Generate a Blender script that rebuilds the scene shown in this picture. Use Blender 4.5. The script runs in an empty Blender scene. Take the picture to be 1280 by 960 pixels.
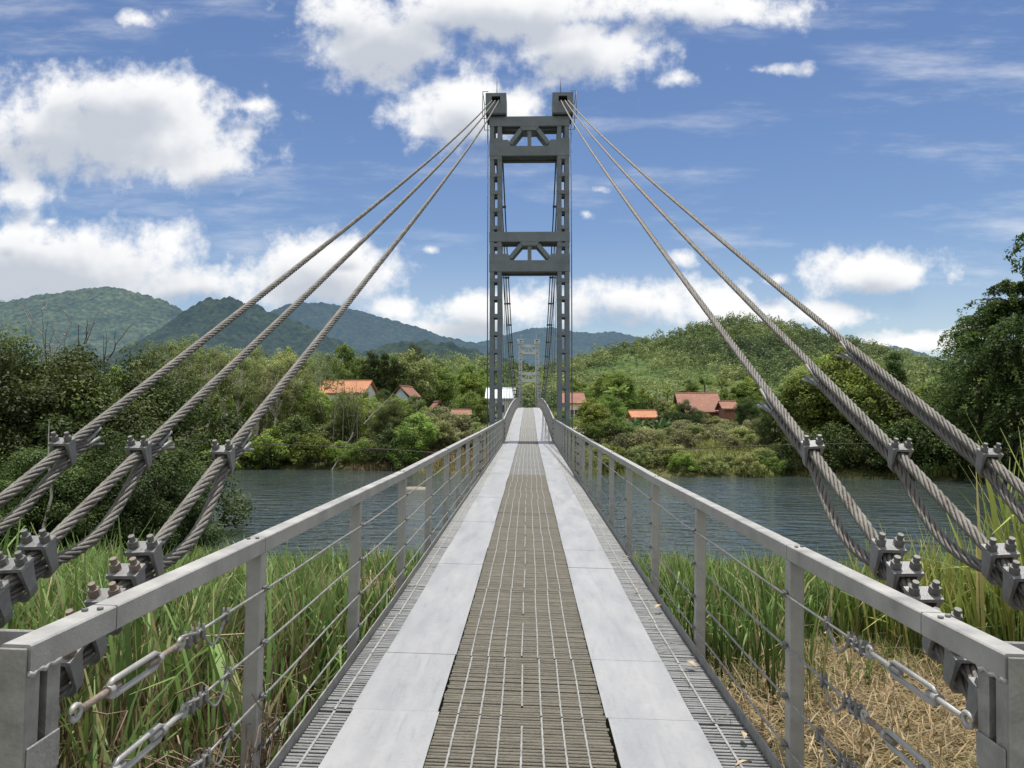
import bpy, math, random
import numpy as np
from mathutils import Vector, Matrix
R = math.radians
random.seed(7); RNG = np.random.default_rng(7)
scene = bpy.context.scene
col = scene.collection

# ------------------------------------------------------------------ camera
EYE = Vector((0.0, 0.0, 1.55))
cam_d = bpy.data.cameras.new('camera'); cam = bpy.data.objects.new('camera', cam_d); col.objects.link(cam)
cam.location = EYE
PITCH, YAW = math.atan(40/960), math.atan(21/960)
cam.rotation_euler = (math.pi/2+PITCH, 0, YAW)
cam_d.lens = 27.0; cam_d.sensor_width = 36.0; cam_d.clip_start = 0.05; cam_d.clip_end = 20000
scene.camera = cam
CM = cam.rotation_euler.to_matrix()
def ray(px, py):
    return CM @ Vector(((px-640)/960, (480-py)/960, -1.0))
def at(px, py, Y):                      # a point of the place seen in that direction, Y metres down the bridge
    d = ray(px, py); return EYE + d*(Y/d.y)
def px_of(p):
    q = CM.transposed() @ (Vector(p)-EYE); return 640+960*q.x/-q.z, 480-960*q.y/-q.z

# ------------------------------------------------------------------ noise
def _hash(ix, iy, s):
    h = (ix.astype(np.int64)*374761393 + iy.astype(np.int64)*668265263 + s*974711) & 0xffffffff
    h = ((h ^ (h >> 13))*1274126177) & 0xffffffff
    return ((h ^ (h >> 16)) & 0xffff)/65535.0
def vnoise(x, y, s=0):
    x = np.asarray(x, float); y = np.asarray(y, float)
    ix = np.floor(x); iy = np.floor(y); fx = x-ix; fy = y-iy
    fx = fx*fx*(3-2*fx); fy = fy*fy*(3-2*fy); ix = ix.astype(np.int64); iy = iy.astype(np.int64)
    a = _hash(ix, iy, s); b = _hash(ix+1, iy, s); c = _hash(ix, iy+1, s); d = _hash(ix+1, iy+1, s)
    return (a*(1-fx)+b*fx)*(1-fy)+(c*(1-fx)+d*fx)*fy
def fbm(x, y, s=0, o=4):
    t = 0; a = .5; f = 1.0
    for k in range(o): t = t+a*vnoise(np.asarray(x)*f, np.asarray(y)*f, s+k*17); a *= .5; f *= 2.03
    return t/(1-.5**o)

# ------------------------------------------------------------------ objects
def tag(o, label=None, cat=None, group=None, kind=None):
    if label: o['label'] = label
    if cat: o['category'] = cat
    if group: o['group'] = group
    if kind: o['kind'] = kind
    return o
def empty(name, loc=(0, 0, 0), label=None, cat=None, group=None, parent=None):
    o = bpy.data.objects.new(name, None); col.objects.link(o); o.location = loc; o.empty_display_size = .2
    if parent: o.parent = parent
    return tag(o, label, cat, group)
def link_mesh(name, me, parent=None):
    o = bpy.data.objects.new(name, me); col.objects.link(o)
    if parent: o.parent = parent
    return o
def copy_tree(o, parent=None):
    c = o.copy(); col.objects.link(c)
    if parent: c.parent = parent
    for ch in list(o.children): copy_tree(ch, c)
    return c

class MB:
    """collects shapes, then links them as ONE mesh object"""
    def __init__(s): s.v = []; s.f = []; s.sm = []; s.n = 0
    def add(s, v, f, smooth=False):
        v = np.asarray(v, float); s.v.append(v)
        f = np.asarray(f, int)
        s.f.append(f+s.n); s.sm.append(np.full(len(f), smooth)); s.n += len(v); return s
    def box(s, lo, hi):
        x0, y0, z0 = lo; x1, y1, z1 = hi
        v = [(x0,y0,z0),(x1,y0,z0),(x1,y1,z0),(x0,y1,z0),(x0,y0,z1),(x1,y0,z1),(x1,y1,z1),(x0,y1,z1)]
        return s.add(v, [(0,3,2,1),(4,5,6,7),(0,1,5,4),(1,2,6,5),(2,3,7,6),(3,0,4,7)])
    def hexa(s, v):                     # eight corners: bottom loop then top loop
        return s.add(v, [(0,3,2,1),(4,5,6,7),(0,1,5,4),(1,2,6,5),(2,3,7,6),(3,0,4,7)])
    def beam(s, a, b, w, h, up=(0, 0, 1)):
        a = np.array(a, float); b = np.array(b, float); t = b-a; t /= np.linalg.norm(t)
        sd = np.cross(t, up); sd /= np.linalg.norm(sd); u = np.cross(sd, t)
        c = lambda p, i, j: p+sd*i*w/2+u*j*h/2
        return s.hexa([c(a,-1,-1), c(a,1,-1), c(b,1,-1), c(b,-1,-1), c(a,-1,1), c(a,1,1), c(b,1,1), c(b,-1,1)])
    def cbox(s, lo, hi, c=.004):        # box with chamfered edges
        lo = np.array(lo, float); hi = np.array(hi, float); vs = []; idx = {}
        for sx in (0, 1):
            for sy in (0, 1):
                for sz in (0, 1):
                    for ax in range(3):
                        p = np.array([(hi if q else lo)[k] for k, q in enumerate((sx, sy, sz))])
                        for k, q in enumerate((sx, sy, sz)):
                            if k != ax: p[k] += -c if q else c
                        idx[(sx, sy, sz, ax)] = len(vs); vs.append(p)
        fs = []
        I = lambda a, b, cc, ax: idx[(a, b, cc, ax)]
        for q in (0, 1):
            f = [I(q,0,0,0), I(q,1,0,0), I(q,1,1,0), I(q,0,1,0)]; fs.append(f if q else f[::-1])
            f = [I(0,q,0,1), I(0,q,1,1), I(1,q,1,1), I(1,q,0,1)]; fs.append(f if q else f[::-1])
            f = [I(0,0,q,2), I(1,0,q,2), I(1,1,q,2), I(0,1,q,2)]; fs.append(f if q else f[::-1])
        for a in (0, 1):
            for b in (0, 1):
                fs.append([I(a,b,0,0), I(a,b,1,0), I(a,b,1,1), I(a,b,0,1)])
                fs.append([I(a,0,b,0), I(a,1,b,0), I(a,1,b,2), I(a,0,b,2)])
                fs.append([I(0,a,b,1), I(1,a,b,1), I(1,a,b,2), I(0,a,b,2)])
        s.add(vs, fs)
        tri = [[I(a,b,cc,0), I(a,b,cc,1), I(a,b,cc,2), I(a,b,cc,2)] for a in (0,1) for b in (0,1) for cc in (0,1)]
        s.f[-1] = np.vstack([s.f[-1], np.array(tri)+s.n-len(vs)]); s.sm[-1] = np.full(len(s.f[-1]), False)
        return s
    def tube(s, pts, r, sides=8, caps=True, smooth=True):
        p = np.asarray(pts, float); n = len(p); r = np.broadcast_to(np.asarray(r, float), (n,))
        t = np.gradient(p, axis=0); t /= np.linalg.norm(t, axis=1)[:, None]+1e-12
        ref = np.array((0, 0, 1.)) if abs(t[:, 2]).mean() < .85 else np.array((1., 0, 0))
        sd = np.cross(t, ref); sd /= np.linalg.norm(sd, axis=1)[:, None]+1e-12; u = np.cross(sd, t)
        a = np.linspace(0, 2*math.pi, sides, endpoint=False)
        v = (p[:, None]+(sd[:, None]*np.cos(a)[None, :, None]+u[:, None]*np.sin(a)[None, :, None])*r[:, None, None]).reshape(-1, 3)
        i = np.arange(n-1)[:, None]*sides; k = np.arange(sides)[None]; k2 = (k+1) % sides
        f = np.stack([i+k, i+k2, i+sides+k2, i+sides+k], -1).reshape(-1, 4)
        s.add(v, f, smooth)
        if caps:
            b = s.n-n*sides
            if sides == 4: s.add_f([[b+3, b+2, b+1, b]]); s.add_f([[b+(n-1)*sides+q for q in range(4)]])
            else:
                for o_, rev in ((0, True), ((n-1)*sides, False)):
                    for q in range(1, sides-1, 2):
                        l = [b+o_, b+o_+q, b+o_+q+1, b+o_+min(q+2, sides-1)]; s.add_f([l[::-1] if rev else l])
        return s
    def add_f(s, f): s.f.append(np.array(f)); s.sm.append(np.full(len(f), False))
    def prism(s, poly, a, b, axis=1):   # polygon of (p,q) pairs extruded along an axis; quads via centre fan
        n = len(poly); vs = []
        for w in (a, b):
            for p, q in poly: vs.append((w, p, q) if axis == 0 else (p, w, q) if axis == 1 else (p, q, w))
        c = np.mean(poly, axis=0)
        for w in (a, b): vs.append((w, c[0], c[1]) if axis == 0 else (c[0], w, c[1]) if axis == 1 else (c[0], c[1], w))
        fs = [(i, (i+1) % n, n+(i+1) % n, n+i) for i in range(n)]
        fs += [(2*n, (i+1) % n, i, i) for i in range(n)]+[(2*n+1, n+i, n+(i+1) % n, n+(i+1) % n) for i in range(n)]
        return s.add(vs, fs)
    def xform(s, M):
        M = np.array(M); s.v = [v@M[:3, :3].T+M[:3, 3] for v in s.v]; return s
    def mesh(s, name, m, off=(0, 0, 0)):
        v = np.concatenate(s.v)-np.array(off, float); f = np.concatenate(s.f); sm = np.concatenate(s.sm)
        return raw_mesh(name, v, f, m, sm)
    def build(s, name, m, parent=None, off=None):
        if off is None: off = parent.matrix_basis.translation if parent else (0, 0, 0)
        return link_mesh(name, s.mesh(name, m, off), parent)
def raw_mesh(name, v, f, m, smooth=False, attrs=None):
    """quads; a face whose last two indices agree is a triangle"""
    me = bpy.data.meshes.new(name); f = np.asarray(f)
    tri = f[:, 2] == f[:, 3] if f.shape[1] == 4 else np.ones(len(f), bool)
    tot = np.where(tri, 3, 4); start = np.concatenate([[0], np.cumsum(tot)[:-1]])
    if f.shape[1] == 4:
        keep = np.ones(f.shape, bool); keep[tri, 3] = False; loops = f[keep]
    else: loops = f.reshape(-1)
    me.vertices.add(len(v)); me.vertices.foreach_set('co', np.asarray(v, np.float32).ravel())
    me.loops.add(len(loops)); me.loops.foreach_set('vertex_index', loops.astype(np.int32))
    me.polygons.add(len(f)); me.polygons.foreach_set('loop_start', start.astype(np.int32)); me.polygons.foreach_set('loop_total', tot.astype(np.int32))
    me.polygons.foreach_set('use_smooth', np.broadcast_to(smooth, (len(f),)).astype(bool))
    for k, (dom, arr) in (attrs or {}).items():
        a = me.attributes.new(k, 'FLOAT', dom); a.data.foreach_set('value', np.asarray(arr, np.float32))
    if m: me.materials.append(m)
    me.update(); me.validate(); return me

# ------------------------------------------------------------------ materials
def new_mat(name):
    m = bpy.data.materials.new(name); m.use_nodes = True; nt = m.node_tree; nt.nodes.clear()
    return m, nt, nt.nodes, nt.links
def N(nt, t, **k):
    n = nt.nodes.new(t)
    for a, b in k.items():
        if a.startswith('i_'): n.inputs[a[2:].replace('_', ' ')].default_value = b
        elif a.startswith('n_'): n.inputs[int(a[2:])].default_value = b
        else: setattr(n, a, b)
    return n
def ramp(nt, stops):
    r = nt.nodes.new('ShaderNodeValToRGB'); e = r.color_ramp.elements
    while len(e) < len(stops): e.new(.5)
    for q, (p, c) in zip(e, stops): q.position = p; q.color = (*c, 1)
    return r
def pbr(name, stops, scale=8, rough=(.4, .6), metal=0, bump=0, bscale=60, coord='Object', spec=.5, detail=6, stretch=None, brk=None):
    m, nt, nd, L = new_mat(name)
    out = N(nt, 'ShaderNodeOutputMaterial'); b = N(nt, 'ShaderNodeBsdfPrincipled'); L.new(b.outputs[0], out.inputs[0])
    tc = N(nt, 'ShaderNodeTexCoord'); src = tc.outputs[coord]
    if coord == 'World':
        pass
    if stretch:
        mp = N(nt, 'ShaderNodeMapping'); mp.inputs['Scale'].default_value = stretch; L.new(src, mp.inputs[0]); src = mp.outputs[0]
    n = N(nt, 'ShaderNodeTexNoise', i_Scale=scale, i_Detail=detail, i_Roughness=.65); L.new(src, n.inputs['Vector'])
    r = ramp(nt, stops); L.new(n.outputs['Fac'], r.inputs[0]); L.new(r.outputs[0], b.inputs['Base Color'])
    mr = N(nt, 'ShaderNodeMapRange', n_1=.3, n_2=.7, n_3=rough[0], n_4=rough[1]); L.new(n.outputs['Fac'], mr.inputs[0]); L.new(mr.outputs[0], b.inputs['Roughness'])
    b.inputs['Metallic'].default_value = metal; b.inputs['Specular IOR Level'].default_value = spec
    if bump:
        n2 = N(nt, 'ShaderNodeTexNoise', i_Scale=bscale, i_Detail=4); L.new(src, n2.inputs['Vector'])
        bp = N(nt, 'ShaderNodeBump', i_Strength=bump, i_Distance=.01); L.new(n2.outputs['Fac'], bp.inputs['Height']); L.new(bp.outputs[0], b.inputs['Normal'])
    return m
def two(a, b, lo=.35, hi=.65): return [(lo, a), (hi, b)]
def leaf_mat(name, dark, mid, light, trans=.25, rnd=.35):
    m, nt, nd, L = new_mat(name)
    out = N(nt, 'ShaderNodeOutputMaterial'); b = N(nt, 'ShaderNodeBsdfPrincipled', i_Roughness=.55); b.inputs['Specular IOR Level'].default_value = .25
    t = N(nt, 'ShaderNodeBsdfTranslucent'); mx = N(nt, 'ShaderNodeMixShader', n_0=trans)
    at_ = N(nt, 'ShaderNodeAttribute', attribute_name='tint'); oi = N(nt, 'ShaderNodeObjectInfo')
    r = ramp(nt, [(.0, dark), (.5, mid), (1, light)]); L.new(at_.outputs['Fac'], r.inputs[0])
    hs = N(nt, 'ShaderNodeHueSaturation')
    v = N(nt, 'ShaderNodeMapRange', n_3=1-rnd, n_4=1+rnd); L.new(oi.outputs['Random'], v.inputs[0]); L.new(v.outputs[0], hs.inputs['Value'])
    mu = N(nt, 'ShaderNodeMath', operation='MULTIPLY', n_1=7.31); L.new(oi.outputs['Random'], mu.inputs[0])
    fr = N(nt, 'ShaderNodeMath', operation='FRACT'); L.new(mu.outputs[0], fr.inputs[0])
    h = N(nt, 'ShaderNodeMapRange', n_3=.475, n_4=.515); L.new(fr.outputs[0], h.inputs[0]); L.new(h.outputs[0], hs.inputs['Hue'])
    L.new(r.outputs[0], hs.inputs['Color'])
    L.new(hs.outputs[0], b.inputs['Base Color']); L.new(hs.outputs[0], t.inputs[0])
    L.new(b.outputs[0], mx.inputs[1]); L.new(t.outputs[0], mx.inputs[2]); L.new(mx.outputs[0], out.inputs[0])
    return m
M = {}
M['galv'] = pbr('galvanised_steel', [(.22, (.21,.19,.16)), (.36, (.31,.305,.288)), (.55, (.39,.382,.358)), (.75, (.47,.458,.425))], 6, (.42,.6), .3, .15, 120)
M['galv_dark'] = pbr('weathered_zinc', [(.22, (.16,.125,.09)), (.36, (.225,.22,.207)), (.55, (.30,.295,.278)), (.8, (.40,.39,.365))], 14, (.42,.65), .4, .25, 90)
M['cast'] = pbr('cast_clamp_zinc', [(.3, (.19,.19,.192)), (.6, (.28,.28,.282)), (.85, (.25,.23,.2))], 25, (.4,.6), .35, .25, 200)
M['nut'] = pbr('dull_bolt_steel', [(.3, (.13,.13,.125)), (.6, (.2,.195,.185)), (.8, (.2,.15,.11))], 30, (.45,.65), .5, .2, 300)
M['rope'] = pbr('cable_wire', [(.25, (.10,.075,.052)), (.42, (.135,.126,.11)), (.6, (.20,.188,.166)), (.85, (.275,.258,.226))], 9, (.5,.7), .3, .5, 160)
M['wire'] = pbr('thin_wire', two((.2,.195,.18), (.34,.33,.31)), 20, (.45,.6), .4)
M['rust'] = pbr('rusty_thread', two((.17,.11,.07), (.28,.25,.22)), 30, (.6,.8), .2, .3, 200)
M['black'] = pbr('dark_rubbery_clip', two((.02,.02,.022), (.05,.05,.052)), 30, (.5,.7), .2)
M['plate'] = None
M['brownbar'] = pbr('weathered_grating_bar', [(.25, (.07,.062,.045)), (.5, (.128,.116,.088)), (.75, (.185,.17,.135))], 7, (.6,.8), .05, .4, 90, stretch=(1, 3, 1))
M['greybar'] = pbr('zinc_grating_bar', [(.3, (.07,.072,.07)), (.6, (.115,.117,.113)), (.85, (.165,.165,.16))], 9, (.45,.65), .3, .2, 90)
M['edgebar'] = pbr('zinc_edge_bar', [(.3, (.17,.174,.175)), (.6, (.26,.265,.265)), (.85, (.34,.34,.335))], 9, (.45,.65), .2, .2, 90)
M['rod'] = pbr('twisted_rod', two((.25,.25,.235), (.38,.38,.36)), 12, (.45,.6), .2, .3, 60)
M['tower'] = pbr('tower_grey_paint', [(.25, (.135,.15,.155)), (.6, (.18,.197,.20)), (.85, (.225,.24,.24))], 2.2, (.45,.62), 0, .1, 30)
def tower_mat():
    m, nt, nd, L = new_mat('tower_grey_paint')
    out = N(nt, 'ShaderNodeOutputMaterial'); b = N(nt, 'ShaderNodeBsdfPrincipled', i_Roughness=.55); L.new(b.outputs[0], out.inputs[0])
    g = N(nt, 'ShaderNodeNewGeometry'); n = N(nt, 'ShaderNodeTexNoise', i_Scale=1.6, i_Detail=8, i_Roughness=.7); L.new(g.outputs['Position'], n.inputs['Vector'])
    r = ramp(nt, [(.25, (.115,.136,.152)), (.55, (.165,.188,.204)), (.8, (.21,.235,.245))]); L.new(n.outputs['Fac'], r.inputs[0])
    mp = N(nt, 'ShaderNodeMapping'); mp.inputs['Scale'].default_value = (9, 9, .7); L.new(g.outputs['Position'], mp.inputs[0])
    k = N(nt, 'ShaderNodeTexNoise', i_Scale=1, i_Detail=6, i_Roughness=.7); L.new(mp.outputs[0], k.inputs['Vector'])
    kr = N(nt, 'ShaderNodeMapRange', n_1=.58, n_2=.78, n_3=0, n_4=.55); L.new(k.outputs['Fac'], kr.inputs[0])
    mx = N(nt, 'ShaderNodeMix', data_type='RGBA'); mx.inputs[7].default_value = (.10,.085,.07,1); L.new(kr.outputs[0], mx.inputs[0]); L.new(r.outputs[0], mx.inputs[6]); L.new(mx.outputs[2], b.inputs['Base Color'])
    return m
M['tower'] = tower_mat()
M['tower_dark'] = pbr('tower_dark_edge', two((.045,.052,.056), (.07,.08,.085)), 3, (.5,.7))
M['far_tower'] = pbr('tower_paint_in_haze', two((.50,.53,.53), (.62,.65,.65)), 2, (.6,.7))  # tower grey lightened: distance haze put into the colour
M['concrete'] = pbr('weathered_concrete', [(.3, (.2,.19,.17)), (.6, (.31,.3,.275)), (.85, (.36,.35,.32))], 3, (.75,.9), 0, .4, 25)
def plate_mat():
    m, nt, nd, L = new_mat('tread_plate')
    out = N(nt, 'ShaderNodeOutputMaterial'); b = N(nt, 'ShaderNodeBsdfPrincipled'); L.new(b.outputs[0], out.inputs[0])
    b.inputs['Metallic'].default_value = .25
    g = N(nt, 'ShaderNodeNewGeometry'); pos = g.outputs['Position']
    n = N(nt, 'ShaderNodeTexNoise', i_Scale=2.2, i_Detail=7, i_Roughness=.7); mp = N(nt, 'ShaderNodeMapping'); mp.inputs['Scale'].default_value = (2.2, .45, 1)
    L.new(pos, mp.inputs[0]); L.new(mp.outputs[0], n.inputs['Vector'])
    r = ramp(nt, [(.28, (.315,.32,.33)), (.5, (.345,.35,.358)), (.72, (.38,.382,.385))]); L.new(n.outputs['Fac'], r.inputs[0])
    d = N(nt, 'ShaderNodeTexNoise', i_Scale=26, i_Detail=5); L.new(pos, d.inputs['Vector'])
    dr = ramp(nt, [(.30, (.72,.70,.66)), (.48, (1,1,1))]); L.new(d.outputs['Fac'], dr.inputs[0])
    mu = N(nt, 'ShaderNodeMix', data_type='RGBA', blend_type='MULTIPLY'); mu.inputs[0].default_value = .22
    L.new(r.outputs[0], mu.inputs[6]); L.new(dr.outputs[0], mu.inputs[7])
    oi = N(nt, 'ShaderNodeObjectInfo'); v = N(nt, 'ShaderNodeMapRange', n_3=.98, n_4=1.02); L.new(oi.outputs['Random'], v.inputs[0])
    hs = N(nt, 'ShaderNodeHueSaturation'); L.new(v.outputs[0], hs.inputs['Value']); L.new(mu.outputs[2], hs.inputs['Color']); L.new(hs.outputs[0], b.inputs['Base Color'])
    mr = N(nt, 'ShaderNodeMapRange', n_1=.3, n_2=.7, n_3=.38, n_4=.6); L.new(n.outputs['Fac'], mr.inputs[0]); L.new(mr.outputs[0], b.inputs['Roughness'])
    # scuffs along the walking line and grime
    sc = N(nt, 'ShaderNodeTexNoise', i_Scale=1.0, i_Detail=8, i_Roughness=.75); m3 = N(nt, 'ShaderNodeMapping'); m3.inputs['Scale'].default_value = (30, 2.2, 1); L.new(pos, m3.inputs[0]); L.new(m3.outputs[0], sc.inputs['Vector'])
    sr = ramp(nt, [(.34, (.66,.64,.6)), (.46, (1,1,1)), (.66, (1,1,1)), (.76, (1.25,1.25,1.25))]); L.new(sc.outputs['Fac'], sr.inputs[0])
    m4 = N(nt, 'ShaderNodeMix', data_type='RGBA', blend_type='MULTIPLY'); m4.inputs[0].default_value = .38; L.new(hs.outputs[0], m4.inputs[6]); L.new(sr.outputs[0], m4.inputs[7]); L.new(m4.outputs[2], b.inputs['Base Color'])
    # raised tread: lozenges alternating along two diagonals
    mp2 = N(nt, 'ShaderNodeMapping'); mp2.inputs['Rotation'].default_value = (0, 0, R(45)); mp2.inputs['Scale'].default_value = (38, 38, 38); L.new(pos, mp2.inputs[0])
    ck = N(nt, 'ShaderNodeTexVoronoi', i_Scale=1.0, distance='MINKOWSKI'); ck.inputs['Exponent'].default_value = .8; ck.inputs['Randomness'].default_value = .12; L.new(mp2.outputs[0], ck.inputs['Vector'])
    rr = N(nt, 'ShaderNodeMapRange', n_1=.25, n_2=.45, n_3=1, n_4=0); L.new(ck.outputs['Distance'], rr.inputs[0])
    bp = N(nt, 'ShaderNodeBump', i_Strength=.35, i_Distance=.002); L.new(rr.outputs[0], bp.inputs['Height']); L.new(bp.outputs[0], b.inputs['Normal'])
    return m
M['plate'] = plate_mat()
M['bark_pale'] = pbr('pale_bark', two((.36,.33,.27), (.58,.54,.46)), 4, (.8,.9), 0, .4, 20)
M['bark'] = pbr('brown_bark', two((.07,.055,.04), (.15,.12,.09)), 4, (.8,.95), 0, .5, 20)
M['dead'] = pbr('dead_wood', two((.2,.18,.15), (.36,.33,.28)), 6, (.8,.95))
M['dead_dark'] = pbr('dark_twigs', two((.05,.042,.035), (.1,.085,.07)), 6, (.8,.95))
M['l_dark'] = leaf_mat('dark_shaded_leaves', (.026,.042,.013), (.07,.108,.028), (.14,.19,.052), .36)  # cloud shade on the near left trees put into the leaf colour
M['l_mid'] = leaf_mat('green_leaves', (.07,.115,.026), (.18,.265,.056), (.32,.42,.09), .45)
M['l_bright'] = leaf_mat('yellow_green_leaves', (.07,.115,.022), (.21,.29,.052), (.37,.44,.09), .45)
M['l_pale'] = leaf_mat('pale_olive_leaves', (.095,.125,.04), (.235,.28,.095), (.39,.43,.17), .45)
M['l_bamboo'] = leaf_mat('bamboo_leaves', (.05,.075,.018), (.12,.165,.04), (.21,.25,.08), .35)
M['l_brown'] = leaf_mat('dry_shrub_leaves', (.11,.12,.05), (.22,.225,.10), (.34,.335,.17), .35)
M['l_feather'] = leaf_mat('feathery_leaves', (.032,.062,.02), (.088,.15,.042), (.17,.25,.07), .42)
M['l_banana'] = leaf_mat('banana_leaves', (.03,.06,.018), (.06,.11,.03), (.12,.18,.06), .3)
M['l_hill'] = leaf_mat('wooded_hill_leaves', (.05,.082,.038), (.135,.195,.07), (.26,.33,.125), .32, .0)
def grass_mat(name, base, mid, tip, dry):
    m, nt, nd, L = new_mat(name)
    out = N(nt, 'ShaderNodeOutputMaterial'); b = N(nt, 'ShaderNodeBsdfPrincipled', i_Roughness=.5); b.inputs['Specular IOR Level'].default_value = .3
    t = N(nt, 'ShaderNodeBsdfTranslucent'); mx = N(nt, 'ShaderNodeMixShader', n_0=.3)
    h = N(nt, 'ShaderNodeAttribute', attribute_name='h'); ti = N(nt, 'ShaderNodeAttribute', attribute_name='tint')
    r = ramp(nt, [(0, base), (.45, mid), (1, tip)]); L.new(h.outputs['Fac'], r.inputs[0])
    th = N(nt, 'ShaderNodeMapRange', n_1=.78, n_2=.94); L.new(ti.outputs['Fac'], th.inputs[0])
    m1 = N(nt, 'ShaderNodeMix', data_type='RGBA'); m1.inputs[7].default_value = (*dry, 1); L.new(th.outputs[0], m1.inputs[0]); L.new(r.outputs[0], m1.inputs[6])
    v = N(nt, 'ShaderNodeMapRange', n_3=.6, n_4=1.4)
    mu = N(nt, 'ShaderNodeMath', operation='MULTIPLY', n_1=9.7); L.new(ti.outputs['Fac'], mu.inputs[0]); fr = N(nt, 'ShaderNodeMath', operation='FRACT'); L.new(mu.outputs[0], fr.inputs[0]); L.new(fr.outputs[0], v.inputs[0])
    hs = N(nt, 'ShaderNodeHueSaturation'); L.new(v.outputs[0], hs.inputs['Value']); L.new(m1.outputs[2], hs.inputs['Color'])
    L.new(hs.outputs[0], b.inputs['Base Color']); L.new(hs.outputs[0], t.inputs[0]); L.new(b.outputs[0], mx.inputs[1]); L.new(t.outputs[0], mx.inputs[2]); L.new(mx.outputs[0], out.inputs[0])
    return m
M['grass'] = grass_mat('tall_grass_blades', (.06,.06,.022), (.095,.17,.036), (.195,.295,.085), (.38,.33,.16))  # blade base darkened: shade between the blades put into the colour
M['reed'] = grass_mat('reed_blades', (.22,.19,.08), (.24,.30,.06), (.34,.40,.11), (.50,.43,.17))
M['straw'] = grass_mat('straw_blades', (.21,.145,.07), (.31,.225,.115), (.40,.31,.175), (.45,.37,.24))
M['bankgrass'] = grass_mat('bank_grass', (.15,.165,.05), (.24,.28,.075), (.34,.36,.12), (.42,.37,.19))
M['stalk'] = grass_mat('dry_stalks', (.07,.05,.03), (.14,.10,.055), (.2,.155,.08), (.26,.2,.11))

# ------------------------------------------------------------------ the footbridge
TY, TY2, TCX = 35.6, 150.0, 0.04
def zd(Y):
    Y = np.asarray(Y, float)
    app = np.interp(Y, [-5, 6, 8.7, 17.8, TY], [0, 0, .035, .15, .42])
    main = 2.5-2.08*((92.8-Y)/57.2)**2
    aft = .42-.01*(Y-TY2)
    return np.where(Y <= TY, app, np.where(Y <= TY2, main, aft))
def zf(Y): return float(zd(Y))
BR = empty('suspension_footbridge', (0, 0, 0), 'long grey steel footbridge with grating walkway and wire railings crossing the river', 'footbridge')
SEC0, SECL, NSEC = -.73, 4.75, 33
def strip_box(mb, x0, x1, ya, yb, t, b, n=1):        # a slab that follows the deck between two stations
    ys = np.linspace(ya, yb, n+1)
    for a, c in zip(ys[:-1], ys[1:]):
        za, zc = zf(a), zf(c)
        mb.hexa([(x0,a,za+b),(x1,a,za+b),(x1,c,zc+b),(x0,c,zc+b),(x0,a,za+t),(x1,a,za+t),(x1,c,zc+t),(x0,c,zc+t)])
def bars(x0, x1, ya, yb, pitch, wdt, dep, rng, jag=0.0):
    ys = np.arange(ya+pitch*.5, yb-.004, pitch); n = len(ys)
    z = zd(ys)+rng.normal(0, .0012, n); a = x0+rng.uniform(-jag, jag, n); b = x1+rng.uniform(-jag, jag, n)
    w = wdt*.5*rng.uniform(.85, 1.1, n); c = w*.35
    prof = [(-w, -dep), (w, -dep), (w, -c), (w-c, 0*w), (-w+c, 0*w), (-w, -c)]
    vs = np.zeros((n, 12, 3))
    for k, (dy, dz) in enumerate(prof):
        for e, xx in enumerate((a, b)):
            vs[:, e*6+k, 0] = xx; vs[:, e*6+k, 1] = ys+dy; vs[:, e*6+k, 2] = z+dz
    q = [(k, (k+1) % 6, 6+(k+1) % 6, 6+k)[::-1] for k in range(1, 6)]+[(0,1,2,3),(0,3,4,5),(9,8,7,6),(11,10,9,6)]
    f = (np.arange(n)[:, None, None]*12+np.array(q)[None]).reshape(-1, 4)
    return vs.reshape(-1, 3), f
rg = np.random.default_rng(3)
RODX = [-.373, -.261, -.155, -.046, .056, .162, .268]
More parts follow.
